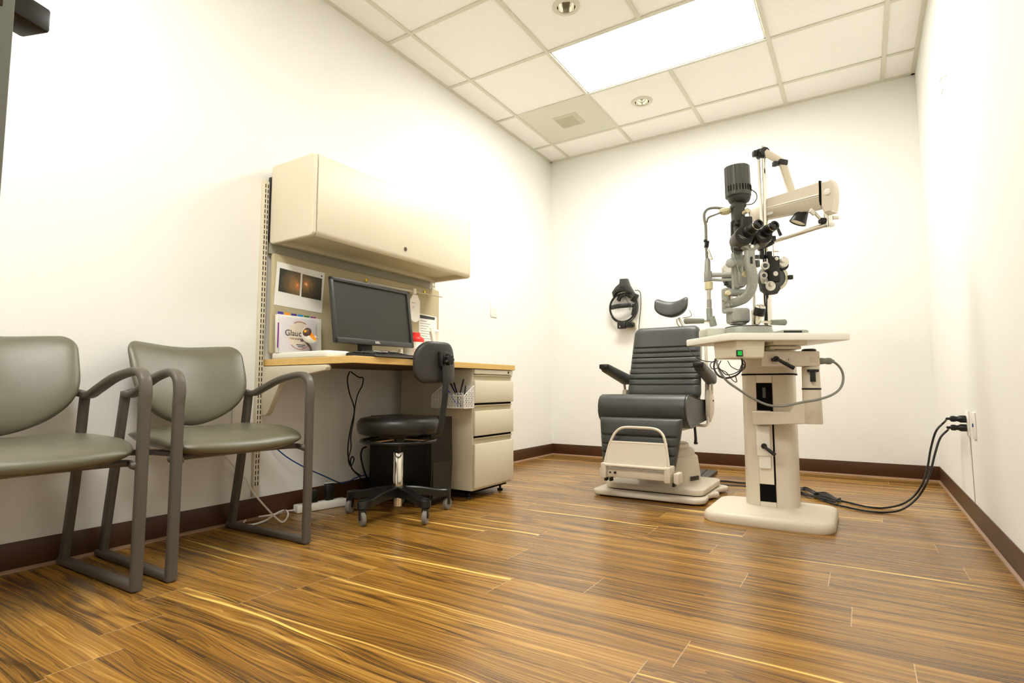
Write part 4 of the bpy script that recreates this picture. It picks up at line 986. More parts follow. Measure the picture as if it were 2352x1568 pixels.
# lower swing arm
pc = Vector((2.235, -1.72, 0))
b = B(); a_, b_ = Vector((1.985, -1.655, 0)), pc
dd = (b_-a_).normalized(); nn = Vector((-dd.y, dd.x, 0))
Lr = (b_-a_).length
sec = [(0, .432), (0, .497), (.17, .497), (.205, .545), (Lr, .545), (Lr, .450), (.10, .438)]
rings = []
for h_ in (-.032, -.027, .027, .032):
    k_ = .003 if abs(h_) > .03 else 0
    rings.append([a_+dd*(x+(k_ if x < .1 else 0))+nn*h_+Vector((0, 0, z+(k_ if z < .46 else -k_))) for x, z in sec])
b._loft(rings); obj('swing_arm', b, M_cream, t)
obj('arm_post', B().lathe([(0, .448), (.038, .448), (.040, .452), (.036, .70), (.034, .703), (0, .703)], (pc.x, pc.y, 0), (pc.x, pc.y, 1), 32), M_cream, t)
obj('cable_tie', B().lathe([(.0385, .600), (.0395, .602), (.0395, .606), (.0385, .608)], (pc.x, pc.y, 0), (pc.x, pc.y, 1), 32, False), M_blk, t)
# upper swing arm
def sp_(x, y, z): return pc+rv*x+dv*y+zv*z
b = B(); b.box(sp_(-.105, 0, .738), (.262, .070, .068), .005, RS); obj('upper_arm', b, M_cream, t)
b = B(); b.box(sp_(-.001, -.003, .733), (.054, .070, .034), .012, RS); obj('arm_knuckle', b, mat('knuckle_cream', (214, 200, 178), .3), t)
obj('pivot_cap', B().lathe([(.026, 0), (.030, .003), (.029, .009), (.020, .012), (0, .012)], sp_(-.004, 0, .772), sp_(-.004, 0, .9), 28), M_blk, t)
b = B(); b.tube([Vector((2.0968, -1.8754, 0.7320)), Vector((2.1196, -1.8611, 0.7319))], .008, 10, smooth=False); b.lathe([(0, 0), (.013, 0), (.013, .02), (0, .022)], (2.1119, -1.8541, 0.7363), (2.1313, -2.0192, 0.7288), 16); b.tube([Vector((2.1174, -1.8861, 0.7348)), Vector((2.1788, -1.8474, 0.6947))], .0075, 10, smooth=False, r1=.0095)
obj('clamp_lever', b, M_blk, t)
b = B()
for v_ in (815, 837): pass
b.cyl((2.1024, -1.8424, 0.7545), (2.1030, -1.8479, 0.7542), .006); b.cyl((2.1025, -1.8423, 0.7099), (2.1031, -1.8478, 0.7097), .006); obj('arm_bolt', b, M_steel, t)
k = Vector((2.1559, -1.8099, 0.7330)); st = obj('warning_sticker', B().box(k, (.038, .001, .031), 0, RS), M_paper, t)
b = B(); b.tube([k+rv*-.013+zv*-.003-dv*.001, k+zv*.012-dv*.001, k+rv*.013+zv*-.003-dv*.001, k+rv*-.013+zv*-.003-dv*.001], .0005, 4, smooth=False); b.box(k-dv*.001-zv*.010, (.02, .001, .0015), 0, RS); b.box(k-dv*.001+zv*.0015, (.004, .001, .006), 0, RS); obj('sticker_print', b, M_ink, st)
b = B(); b.box((2.2458, -1.7697, 0.6572), (.022, .012, .045), .003, RS); b.box((2.2461, -1.7577, 0.6844), (.045, .02, .012), .002, RS); obj('latch_tab', b, M_blk, t)
b = B(); b.box((2.1163, -1.7686, 0.7875), (.14, .12, .014), .004, RS); b.box((2.1278, -1.7850, 0.8078), (.15, .16, .022), .004, RS); b.cyl((2.0817, -1.8140, 0.7743), (2.0821, -1.8138, 0.7861), .02); obj('table_mount', b, M_beige, t)
# table top
tt = [(1.958, -2.069), (2.400, -1.791), (2.196, -1.484), (1.700, -1.797)]
obj('table_top', B().prism(rpoly(tt, .022), 'z', .812, .843, .004, 2), M_table, t)
# power box under table
b = B()
q = [(1.8617, -1.9290, 0.8177), (1.9777, -2.0332, 0.8073), (2.0837, -1.9664, 0.8071), (2.0456, -1.7777, 0.8219)]
q2_ = [(1.8663, -1.9261, 0.7362), (1.9753, -2.0229, 0.7367), (2.0753, -1.9599, 0.7403), (2.0399, -1.7813, 0.7494)]
b._loft([[Vector((p[0], p[1], .812)) for p in q], [Vector((p[0], p[1], .737)) for p in q2_]])
bmesh.ops.bevel(b.bm, geom=list(b.bm.edges), offset=.003, segments=2, affect='EDGES')
pbx = obj('power_box', b, M_beige, t)
k = Vector((1.9893, -2.0235, 0.7569)); obj('switch_frame', B().box(k, (.027, .006, .027), .001, RS), M_blk, pbx); obj('power_switch', B().box(k-dv*.003, (.018, .004, .018), .001, RS), M_green, pbx)
# chrome pole
pol = Vector((2.035, -1.466, 0))
b = B(); b.lathe([(.0205, .80), (.0205, 1.80)], pol, pol+zv, 28); obj('pole', b, M_chrome, t)
b = B(); b.lathe([(.024, .80), (.024, .90), (.021, .905)], pol, pol+zv, 28); obj('pole_sleeve', b, mat('sleeve_grey', (190, 190, 176), .3, metal=.6), t)
b = B(); b.tube([Vector((1.9827, -1.5218, 1.1644)), Vector((1.9791, -1.5241, 0.9290))], .006, 10, smooth=False); b.tube([Vector((1.9792, -1.5358, 1.0013)), Vector((1.9796, -1.5356, 0.8946))], .012, 12, smooth=False); obj('side_rod', b, M_steel, t)
b = B(); b.tube([Vector((2.0310, -1.5150, 1.3407)), Vector((2.0351, -1.5361, 1.2011)), Vector((2.0312, -1.5267, 1.0694)), Vector((2.0326, -1.5259, 0.9984)), Vector((2.0269, -1.5176, 0.9267))], .004, 8); b.tube([Vector((2.0423, -1.5079, 1.3407)), Vector((2.0419, -1.5318, 1.0677)), Vector((2.0325, -1.5141, 0.9267))], .0035, 8); obj('pole_cable', b, M_blk, t)
# top joint and lamp arm
b = B(); c = Vector((2.0352, -1.4651, 1.8333)); b.lathe([(.022, -.025), (.027, -.018), (.027, .02), (.02, .024)], c-zv*.0, c+zv, 24); b.box(c-rv*.035-zv*.0, (.02, .03, .03), .004, RS); b.lathe([(0, -.03), (.024, -.03), (.026, -.01), (.026, .01), (.024, .03), (0, .03)], c+rv*.006, c+rv*.006+dv, 24)
obj('top_joint', b, M_blkm, t)
b = B(); b.lathe([(.010, 0), (.022, .004), (.025, .02), (.016, .034), (0, .038)], c+zv*.002, c+zv, 20); obj('joint_collar', b, M_chrome, t)
e1, e2, e3 = Vector((2.0536, -1.4772, 1.8317)), Vector((2.1329, -1.4745, 1.7611)), Vector((2.1700, -1.4275, 1.5915))
obj('lamp_arm', B().tube([e1, e2], 0, 12, smooth=False, flat=(.018, .012, (0, 0, 1))), M_beige, t)
obj('lamp_arm', B().tube([e2, e3], 0, 12, smooth=False, flat=(.018, .012, rv)), M_beige, t)
b = B(); b.box(e2-zv*.002, (.045, .035, .028), .005, RS @ rotm(ry=.15)); b.box(e2-rv*.038-zv*.008, (.022, .026, .024), .003, RS); obj('elbow_joint', b, M_blkm, t)
# phoropter arm: long cream housing, nearer end at the right
h0, h1 = Vector((2.0367, -1.4287, 1.5410)), Vector((2.3075, -1.5536, 1.5322))
hd = (h1-h0); hl = hd.length; hx = hd.normalized(); hy = zv.cross(hx).normalized(); hz = hx.cross(hy)
def hp_(x, y, z): return h0+hx*x+hy*y+hz*z
secL = [(-.030, .048), (.030, .048), (.034, .0), (.030, -.035), (.020, -.055), (-.012, -.055), (-.034, -.030), (-.034, 0)]
b = B(); b._loft([[hp_(0, y, z*.95) for y, z in secL], [hp_(hl, y, z*1.18) for y, z in secL]]); obj('phoropter_arm', b, M_cream, t)
b = B()
for zz, r_ in ((-.004, .0035), (-.012, .002)): b.tube([hp_(-.001, -.0345, zz), hp_(hl, -.036, zz*1.15)], r_, 6, smooth=False)
obj('arm_moulding', b, mat('moulding_white', (244, 238, 226), .3), t)
b = B(); b.box(hp_(-.030, .0, -.020), (.075, .06, .085), .012, Matrix.Rotation(math.atan2(hx.y, hx.x), 4, 'Z')); obj('arm_collar', b, M_cream, t)
b = B(); b.box(hp_(hl+.004, 0, .005), (.006, .066, .118), .001, Matrix.Rotation(math.atan2(hx.y, hx.x), 4, 'Z')); obj('end_gasket', b, M_dark, t)
b = B(); rings = []
for x_, zt_, zb_ in ((0, .052, -.075), (.03, .052, -.090), (.052, .044, -.100), (.060, .0, -.100), (.060, -.05, -.098)): pass
sec_ = [(.008, .056), (.052, .056), (.058, .040), (.066, .0), (.062, -.06), (.055, -.098), (.020, -.098), (.008, -.060)]
for h_ in (-.033, -.026, .026, .033):
    k_ = .006 if abs(h_) > .03 else 0; rings.append([hp_(hl+x+(-k_ if x > .03 else k_), h_, z-(k_ if z > 0 else -k_)) for x, z in sec_])
b._loft(rings); ec_ = obj('end_housing', b, M_cream, t)
b = B(); p = hp_(hl+.040, -.033, -.002); b.lathe([(0, 0), (.014, 0), (.015, -.003), (.012, -.006), (0, -.007)], p, p+hy, 24); obj('round_button', b, M_white, ec_)
b = B(); b.box(hp_(.04, -.0345, -.036), (.05, .001, .014), 0, Matrix.Rotation(math.atan2(hx.y, hx.x), 4, 'Z') @ rotm(ry=0)); obj('name_badge', b, M_paper, t)
b = B(); p = Vector((2.3266, -1.5415, 1.4358)); b.lathe([(.019, -.005), (.019, .055), (.017, .062), (0, .062)], p, p-zv, 24); obj('swivel_post', b, M_chrome, t)
b = B(); b.tube([Vector((2.3437, -1.5308, 1.4208)), Vector((2.3667, -1.5163, 1.4229))], .010, 12, smooth=False); b.lathe([(0, 0), (.011, .0), (.011, .02), (0, .021)], (2.3429, -1.5549, 1.3807), (2.3489, -1.7639, 1.3272), 16); obj('swivel_knob', b, M_white, t)
b = B(); b.tube([Vector((2.2918, -1.5635, 1.4059)), Vector((2.3113, -1.5512, 1.4059))], .015, 14, smooth=False); obj('stop_knob', b, M_blk, t)
b = B(); b.tube([Vector((2.3212, -1.5450, 1.3888)), Vector((2.0868, -1.5744, 1.3329))], .0105, 14, smooth=False); obj('phoropter_rod', b, M_steel, t)
b = B(); b.tube([Vector((2.2534, -1.5877, 1.4637)), Vector((2.2738, -1.5748, 1.4423)), Vector((2.2939, -1.5621, 1.4145))], .007, 8); b.box((2.2641, -1.5928, 1.4455), (.03, .012, .022), .003, RS @ rotm(ry=.7)); obj('arm_hinge', b, M_steel, t)
# spot lamp
p = Vector((2.2188, -1.4913, 1.4875)); dn = Vector((-.10, -.02, -.22)).normalized()
b = B(); b.lathe([(.0, -.02), (.022, -.02), (.026, 0), (.038, .055), (.041, .066), (.036, .066), (.030, .03), (0, .025)], p, p+dn, 32); sl = obj('spot_lamp', b, M_blk, t)
b = B(); b.lathe([(0, .058), (.034, .060), (.036, .062)], p, p+dn, 28, True); obj('lamp_lens', b, mat('lens_cream', (214, 206, 160), .2), sl)
# cable loop with connector
b = B(); b.tube([Vector((2.3047, -1.6735, 0.7287)), Vector((2.3297, -1.6696, 0.7203)), Vector((2.3520, -1.6674, 0.6906)), Vector((2.3588, -1.6749, 0.6516)), Vector((2.3475, -1.6938, 0.6092)), Vector((2.3162, -1.7372, 0.5788)), Vector((2.2651, -1.7931, 0.5584)), Vector((2.2005, -1.8337, 0.5454)), Vector((2.1360, -1.8744, 0.5304)), Vector((2.0801, -1.9096, 0.5343)), Vector((2.0250, -1.9443, 0.5626)), Vector((1.9702, -1.9788, 0.6041)), Vector((1.9311, -2.0035, 0.6382)), Vector((1.9080, -2.0180, 0.6761)), Vector((1.8933, -2.0037, 0.7092)), Vector((1.8829, -1.9865, 0.7332))], .0052, 10, 8)
obj('hose_cable', b, M_hamd, t)
b = B(); p0_, p1_ = Vector((2.2648, -1.6987, 0.7287)), Vector((2.3263, -1.6599, 0.7286)); b.lathe([(.010, 0), (.013, .004), (.015, .012), (.013, .03), (.0125, .034), (.015, .040), (.015, .055), (.010, .062), (.0055, .072)], p0_, p1_, 20); obj('cable_plug', b, M_hamd, t)
# bundle of wires below the power box
def wires(nm, lst, r_, m):
    b = B(); b.tube([Vector(p) for p in lst], r_, 6, 8); return obj(nm, b, m, t)
wires('table_wire', [(1.7355, -1.8903, 0.8011), (1.7643, -1.9194, 0.7677), (1.8111, -1.9373, 0.7352), (1.8672, -1.9492, 0.7254), (1.8883, -1.9595, 0.7303)], .0022, M_blk)
wires('table_wire', [(1.8814, -1.9875, 0.7371), (1.8799, -2.0121, 0.6958), (1.8996, -2.0233, 0.6629), (1.9282, -2.0053, 0.6515), (1.9639, -1.9828, 0.6628), (1.9839, -1.9702, 0.6855), (1.9897, -1.9666, 0.7197), (1.9871, -1.9682, 0.7388)], .0042, M_dgrey)
wires('table_wire', [(1.8884, -1.9949, 0.7328), (1.8674, -2.0199, 0.7150), (1.8779, -2.0370, 0.6914), (1.9058, -2.0312, 0.6929), (1.9307, -2.0155, 0.6664), (1.9661, -1.9932, 0.6739), (2.0007, -1.9715, 0.7041), (1.9967, -1.9740, 0.7307)], .0022, M_blk)
wires('table_wire', [(1.9046, -1.9847, 0.7289), (1.9027, -2.0332, 0.6948), (1.9330, -2.0259, 0.6756), (1.9575, -2.0105, 0.6398), (1.9702, -2.0025, 0.6361), (1.9676, -2.0041, 0.6586), (1.9775, -1.9979, 0.6699), (1.9890, -1.9906, 0.6812), (2.0039, -1.9812, 0.7000), (1.9917, -1.9889, 0.7188)], .0020, M_blk)
wires('table_wire', [(1.9311, -1.9798, 0.7284), (1.9489, -1.9922, 0.7008), (1.9777, -1.9859, 0.6871), (1.9880, -1.9795, 0.7079)], .0018, M_blk)

# ------------------------------------------------------------------ phoropter
cph = Vector((2.0132, -1.5735, 1.1747))
t = thing('phoropter', tuple(cph), 'black and silver phoropter lens instrument hanging from the cream arm', 'phoropter', rz=RZ)
def pp_(u, y, z): return cph+rv*u+dv*y+zv*z
S = 2.15e-3          # metres per measured unit
def q_(u, v): return ((u-1742)*S, (630-v)*S)
b = B(); b.box(pp_(*[q_(1776, 0)[0]], .02, q_(0, 635)[1]), (.075, .035, .13), .01, RS)
b.lathe([(0, -.02), (.066, -.02), (.070, -.012), (.070, .012), (.066, .02), (0, .02)], pp_(q_(1780, 0)[0], .03, q_(0, 636)[1]), pp_(q_(1780, 0)[0], 1, q_(0, 636)[1]), 44)
obj('lens_battery', b, mat('phor_grey', (88, 90, 84), .4), t)
b = B(); b.lathe([(0, -.02), (.062, -.02), (.066, -.012), (.066, .012), (0, .02)], pp_(q_(1694, 0)[0], .03, q_(0, 632)[1]), pp_(q_(1694, 0)[0], 1, q_(0, 632)[1]), 44); obj('lens_battery', b, mat('phor_grey', (88, 90, 84), .4), t)
b = B(); b.lathe([(.056, 0), (.070, 0), (.070, -.004), (.056, -.004)], pp_(q_(1780, 0)[0], .008, q_(0, 636)[1]), pp_(q_(1780, 0)[0], 1, q_(0, 636)[1]), 44, False); obj('scale_ring', b, mat('scale_silver', (214, 208, 186), .35, metal=.3), t)
b = B(); b.box(pp_(q_(1773.5, 0)[0], -.022, q_(0, 620)[1]), (.050, .03, .130), .006, RS); b.box(pp_(q_(1765, 0)[0], -.018, q_(0, 586)[1]), (.022, .02, .035), .003, RS); obj('face_plate', b, M_blk, t)
b = B(); p = pp_(q_(1765, 0)[0], -.005, q_(0, 663)[1]); b.prism([(0, 0)]*0 or [(-.045, .02), (.045, .02), (.048, -.005), (.032, -.030), (-.01, -.034), (-.04, -.012)], 'y', -.022, .022, .006)
b.bm.transform(Matrix.Translation(p) @ RS); obj('lower_housing', b, M_dgrey, t)
def knob(u, v, r_, d_, m, nm='dial', y=-.03):
    x_, z_ = q_(u, v); b = B(); b.lathe([(0, 0), (r_, 0), (r_, d_*.7), (r_*.9, d_), (0, d_)], pp_(x_, y, z_), pp_(x_, -2, z_), 28); return obj(nm, b, m, t)
def lensr(u, v, r_):
    x_, z_ = q_(u, v); b = B(); b.lathe([(r_*.62, 0), (r_, 0), (r_, .012), (r_*.9, .014), (r_*.66, .010), (r_*.62, 0)], pp_(x_, -.028, z_), pp_(x_, -2, z_), 32, False); o = obj('lens_ring', b, M_white, t)
    b = B(); b.lathe([(0, 0), (r_*.64, 0), (r_*.64, .003), (0, .003)], pp_(x_, -.028, z_), pp_(x_, -2, z_), 28); obj('lens', b, mat('lens_dark', (54, 58, 56), .08, spec=1), o)
lensr(1751, 613, .0195); lensr(1747, 636, .0165)
knob(1762, 660, .024, .008, M_white, 'cylinder_dial'); knob(1761, 658, .012, .028, M_steel, 'cylinder_knob'); knob(1777, 597, .009, .006, M_white, 'axis_cap', -.038); knob(1773, 632, .012, .006, M_white, 'axis_cap', -.038); knob(1751, 653, .006, .006, M_white, 'index_pin')
knob(1797, 602, .028, .02, M_white, 'sphere_dial', -.005); knob(1792, 600, .014, .03, M_white, 'sphere_knob', -.02); knob(1800, 606, .031, .012, M_blk, 'sphere_rim', .01)
knob(1668, 616, .026, .02, M_white, 'sphere_dial', -.0); knob(1672, 618, .028, .010, M_blk, 'sphere_rim', .012)
b = B(); b.box(pp_(q_(1816, 0)[0], .0, q_(0, 637)[1]), (.022, .02, .022), .003, RS); obj('level_knob', b, M_blk, t); b = B(); b.box(pp_(q_(1666, 0)[0], .0, q_(0, 651)[1]), (.018, .02, .022), .003, RS); obj('level_knob', b, M_blk, t)
b = B(); b.tube([pp_(*[q_(1750, 0)[0]], -.0, q_(0, 625)[1]), pp_(q_(1762, 0)[0], -.0, q_(0, 650)[1])], .010, 10, smooth=False); obj('link_bar', b, M_white, t)
b = B(); b.box(pp_(q_(1735, 0)[0], .01, q_(0, 588)[1]), (.12, .03, .018), .003, RS); b.box(pp_(q_(1752, 0)[0], .0, q_(0, 570)[1]), (.018, .018, .10), .003, RS); b.box(pp_(q_(1736, 0)[0], .0, q_(0, 605)[1]), (.035, .025, .035), .003, RS); b.tube([Vector((2.0167, -1.5950, 1.2985)), Vector((2.0866, -1.5745, 1.3285))], .012, 12, smooth=False); obj('hanger', b, M_blkm, t)
b = B(); b.tube([Vector((2.0889, -1.5968, 1.3145)), Vector((2.0885, -1.5970, 1.2491))], .003, 6, smooth=False); b.box((2.0973, -1.5797, 1.2798), (.03, .012, .006), .002, RS); obj('card_rod', b, M_steel, t)
b = B(); b.tube([Vector((2.1056, -1.6099, 1.4070)), Vector((2.1258, -1.6208, 1.3470))], .006, 8, smooth=False, r1=.008); b.box((2.0898, -1.5962, 1.3407), (.02, .02, .026), .003, RS); obj('hanger_lever', b, M_blk, t)

# ------------------------------------------------------------------ slit lamp
o0 = Vector((1.9844, -1.8754, 0.8615)); t = thing('slit_lamp', (o0.x, o0.y, .843), 'grey and black slit lamp microscope with twin eyepieces standing on the white table', 'slit lamp', rz=RZ)
ZT = .843
b = B()
c = Vector((2.0012, -1.8648, 0.8654)); rings = []
for z_, sx_, sy_ in ((ZT, 1.0, 1.0), (.868, .99, .98), (.880, .96, .95)):
    rings.append([Vector((c.x, c.y, z_))+rv*(.098*sx_*math.copysign(abs(math.cos(a))**.75, math.cos(a)))+dv*(.085*sy_*math.copysign(abs(math.sin(a))**.75, math.sin(a))) for a in [2*PI*k/40 for k in range(40)]])
b._loft(rings); obj('instrument_base', b, M_hammer, t)
obj('base_top', B()._loft and (lambda q: (q._loft([[p+zv*(.0385) for p in [Vector((c.x, c.y, ZT))+rv*(.095*math.copysign(abs(math.cos(a))**.75, math.cos(a)))+dv*(.082*math.copysign(abs(math.sin(a))**.75, math.sin(a))) for a in [2*PI*k/40 for k in range(40)]]], [p+zv*.0405 for p in [Vector((c.x, c.y, ZT))+rv*(.095*math.copysign(abs(math.cos(a))**.75, math.cos(a)))+dv*(.082*math.copysign(abs(math.sin(a))**.75, math.sin(a))) for a in [2*PI*k/40 for k in range(40)]]]]), q)[1])(B()), M_dark, t)
for (u0, v0, dd_), m_ in (((1638, 762, 2.60), M_white), ((1813, 757, 2.62), M_dgrey)):
    p = Vector(u0 and (0, 0, 0)); 
pL = Vector((1.8545, -1.8626, 0.8635)); pR = Vector((2.1472, -1.6310, 0.8814))
b = B(); b.box((pL.x, pL.y, ZT+.020), (.115, .11, .040), .010, RS, 3); obj('rail_cover', b, mat('rail_light', (206, 206, 192), .5), t)
b = B(); b.box((pR.x, pR.y, ZT+.018), (.125, .12, .036), .010, RS, 3); obj('rail_cover', b, M_hammer, t)
b = B(); b.box((pR.x-dv.x*.0615-rv.x*.015, pR.y-dv.y*.0615-rv.y*.015, ZT+.018), (.085, .004, .024), .001, RS); obj('rail_opening', b, M_blk, t)
def dz(u, v, d): pass
b = B(); p = Vector((1.9647, -1.8877, 0.9331)); b.box(p, (.083, .085, .068), .014, RS, 4); b.cyl(Vector((1.9636, -1.8884, 0.8953)), Vector((1.9642, -1.8881, 0.9152)), .036, seg=28); b.box(Vector((1.9306, -1.9211, 0.9557)), (.03, .06, .018), .004, RS); obj('pedestal', b, M_hammer, t)
# joystick
j0, j1 = Vector((2.0449, -1.9200, 0.8873)), Vector((2.0683, -1.9407, 0.9643)); jd = (j1-j0)
b = B(); b.lathe([(.010, 0), (.013, .005), (.019, jd.length*.45), (.021, jd.length*.55)], j0, j1, 24); js = obj('joystick', b, M_steel, t)
b = B(); b.lathe([(.023, jd.length*.5), (.0235, jd.length*.55), (.0235, jd.length*.9), (.0225, jd.length*.93)], j0, j1, 24); obj('joystick_grip', b, M_blk, js)
b = B(); b.lathe([(.022, jd.length*.92), (.020, jd.length*1.02), (.010, jd.length*1.08), (0, jd.length*1.1)], j0, j1, 24); obj('joystick_cap', b, M_chrome, js)
# microscope arm (J shaped casting)
arm = [Vector((1.9157, -1.8477, 0.9960)), Vector((1.9526, -1.8599, 1.0016)), Vector((1.9923, -1.8703, 1.0150)), Vector((2.0185, -1.8775, 1.0456)), Vector((2.0296, -1.8823, 1.0796)), Vector((2.0308, -1.8934, 1.1174)), Vector((2.0240, -1.8977, 1.1671)), Vector((2.0242, -1.8975, 1.2270))]
b = B(); b.tube(arm, 0, 16, 8, flat=(.020, .021, dv)); obj('microscope_arm', b, M_hammer, t)
b = B(); b.lathe([(0, 0), (.006, 0), (.006, .002), (0, .002)], (2.0350, -1.9167, 1.1878), (2.0573, -2.0658, 1.1553), 14); b.box(Vector((2.0344, -1.9153, 1.1763)), (.011, .002, .030), .004, RS); obj('arm_slot', b, M_dgrey, t)
b = B(); yk = Vector((2.0261, -1.8963, 1.2350)); b.box(yk, (.030, .042, .03), .004, RS)
b.box(yk+rv*-.020+zv*.006, (.036, .042, .020), .004, RS @ rotm(ry=.7)); b.box(yk+rv*.022+zv*.004, (.030, .042, .020), .004, RS @ rotm(ry=-.7)); obj('yoke', b, M_hammer, t)
b = B(); p = Vector((2.0384, -1.9158, 1.2391)); b.lathe([(0, 0), (.008, 0), (.008, .003), (0, .004)], p, p-dv, 20); obj('yoke_screw', b, M_chrome, t)
# microscope body and eyepieces
def eye(u, v, u2, v2, D0, D1, rr_, first):
    a_ = Vector(u); b__ = Vector(v); ax = (b__-a_).normalized(); L_ = (b__-a_).length
    bb = B(); bb.lathe([(rr_*.8, 0), (rr_, .004), (rr_, L_-.010), (rr_*.93, L_), (0, L_)], a_, b__, 32); o = obj('prism_housing', bb, mat('scope_olive', (70, 67, 54), .32), t)
    e0 = b__+Vector(u2)*0
    bb = B(); c_ = Vector(u2); d_ = Vector(v2); l_ = (d_-c_).length
    bb.lathe([(.024, 0), (.0245, l_*.28), (.020, l_*.30), (.020, l_*.52), (.0215, l_*.55), (.0215, l_*.72), (.019, l_*.74), (.0205, l_*.80), (.0205, l_*.97), (.018, l_), (.012, l_), (.011, l_-.01), (0, l_-.01)], c_, d_, 32)
    q = obj('eyepiece', bb, M_blk, t)
    bb = B(); bb.lathe([(.0208, l_*.735), (.0214, l_*.745), (.0214, l_*.775), (.0208, l_*.785)], c_, d_, 32, False); obj('eyepiece_band', bb, M_chrome, q)
    bb = B(); bb.lathe([(0, l_-.006), (.0095, l_-.006)], c_, d_, 24, True); obj('eyepiece_lens', bb, mat('ocular_glass', (40, 32, 26), .05, spec=1), q)
    # face plate
    bb = B(); f0 = b__; bb.lathe([(0, 0), (rr_*.96, 0), (rr_*.94, .003), (0, .004)], f0, f0+ax, 32); obj('face_disc', bb, M_blk, o)
    lr = Vector(rv); lr = (lr-ax*lr.dot(ax)).normalized(); lu = ax.cross(lr)
    if lu.z < 0: lu = -lu
    lr = (lr-lu*.55).normalized(); lu = (lu-lr*lu.dot(lr)).normalized()
    bb = B()
    for k_, w_ in ((0, .034), (1, .018)): bb._loft([[f0+ax*.0045+lr*s1*w_/2+lu*(s2*.0012-.012-.006*k_)-lr*.006 for s1, s2 in ((-1, -1), (1, -1), (1, 1), (-1, 1))], [f0+ax*.005+lr*s1*w_/2+lu*(s2*.0012-.012-.006*k_)-lr*.006 for s1, s2 in ((-1, -1), (1, -1), (1, 1), (-1, 1))]])
    obj('engraving', bb, mat('engraved_white', (150, 148, 138), .5), o)
eye((1.9729, -1.8590, 1.2810), (2.0149, -1.9507, 1.2861), (2.0267, -1.9432, 1.2979), (2.0858, -2.0006, 1.3174), 0, 0, .042, True)
eye((2.0514, -1.8095, 1.2809), (2.0872, -1.8933, 1.2868), (2.0927, -1.8898, 1.3046), (2.1403, -1.9426, 1.3156), 0, 0, .036, False)
b = B(); b.box(Vector((2.0280, -1.8479, 1.2981)), (.07, .06, .05), .012, RS, 3); b.box(Vector((2.0079, -1.8605, 1.3636)), (.045, .05, .055), .006, RS); b.box(Vector((2.0451, -1.8844, 1.2570)), (.022, .03, .035), .005, RS @ rotm(ry=.5)); b.lathe([(.03, 0), (.034, .02), (.034, .04)], Vector((1.9632, -1.8296, 1.2599)), Vector((1.9888, -1.9080, 1.2758)), 24); obj('microscope_body', b, mat('scope_black', (36, 34, 28), .35), t)
# illumination tower
b = B(); b.box(Vector((1.9697, -1.8255, 1.4226)), (.050, .050, .115), .006, RS); b.box(Vector((1.9684, -1.8145, 1.3250)), (.048, .045, .13), .006, RS); b.box(Vector((1.9708, -1.8248, 1.4604)), (.062, .05, .02), .005, RS); obj('illumination_tower', b, mat('tower_grey', (60, 60, 54), .4), t)
b = B(); b.lathe([(.0, 0), (.026, 0), (.027, .004), (.026, .010), (0, .010)], Vector((1.9632, -1.8296, 1.3786)), Vector((1.9701, -1.8252, 1.6166)), 28); obj('tower_ring', b, M_blk, t)
lc, lt = Vector((1.9767, -1.8211, 1.4856)), Vector((1.9746, -1.8224, 1.6506)); l_ = (lt-lc).length; ax = (lt-lc).normalized()
b = B(); b.lathe([(.030, -.012), (.044, -.004), (.050, .010), (.050, .03)], lc+dv*.0, lt, 36); obj('lamp_neck', b, M_dgrey, t)
b = B(); rings = []; a1 = rv; a2 = dv; n_ = 96
for f_, s_ in ((.12, .97), (.14, 1), (.98, .985), (1.0, .93), (1.01, .80)):
    ring = []
    for k in range(n_):
        th = 2*PI*k/n_; r_ = .0575*s_*(1-(.035 if (k % 8) == 0 else 0)); ring.append(lc+ax*(l_*f_)+a1*r_*math.cos(th)+a2*r_*math.sin(th)-rv*.004)
    rings.append(ring)
b._loft(rings); lh = obj('lamp_housing', b, mat('housing_grey', (78, 78, 70), .38), t, ang=25)
b = B()
for k in range(-5, 6):
    th = -PI/2+k*.23; p = lc+a1*.0578*math.cos(th)+a2*.0578*math.sin(th)-rv*.004; b.box(p+ax*(l_*.32), (.0028, .004, .028), 0, Matrix.Rotation(RZ+th+PI/2, 4, 'Z'))
obj('vent_slots', b, M_dark, lh)
b = B(); b.tube([lt-rv*.045-zv*.012, lt-rv*.04+zv*.004, lt-rv*.028+zv*.004], .004, 8); obj('housing_clip', b, M_blkm, t)
b = B(); b.tube([Vector((2.0285, -1.8239, 1.5336)), Vector((2.0516, -1.8330, 1.5076)), Vector((2.0541, -1.8314, 1.4808)), Vector((2.0363, -1.8426, 1.4560)), Vector((2.0038, -1.8513, 1.4553))], .0022, 6); obj('lamp_wire', b, M_blk, t)
b = B(); b.tube([Vector((1.9975, -1.8434, 1.4192)), Vector((2.0215, -1.8756, 1.4166))], .009, 14, smooth=False); obj('tilt_knob', b, M_padl, t)
b = B(); b.tube([Vector((1.9982, -1.7957, 1.4510)), Vector((2.0169, -1.7840, 1.4341)), Vector((2.0192, -1.7825, 1.3983))], .009, 10); obj('fibre_tube', b, M_steel, t)
b = B(); b.tube([Vector((1.9459, -1.8523, 1.3715)), Vector((1.9455, -1.8525, 1.2988))], .006, 10, smooth=False); b.tube([Vector((1.9455, -1.8525, 1.2988)), Vector((1.9455, -1.8526, 1.2367))], .0035, 8, smooth=False); b.box(Vector((1.9566, -1.8456, 1.3237)), (.035, .02, .016), .003, RS); obj('slit_shaft', b, M_blkm, t)
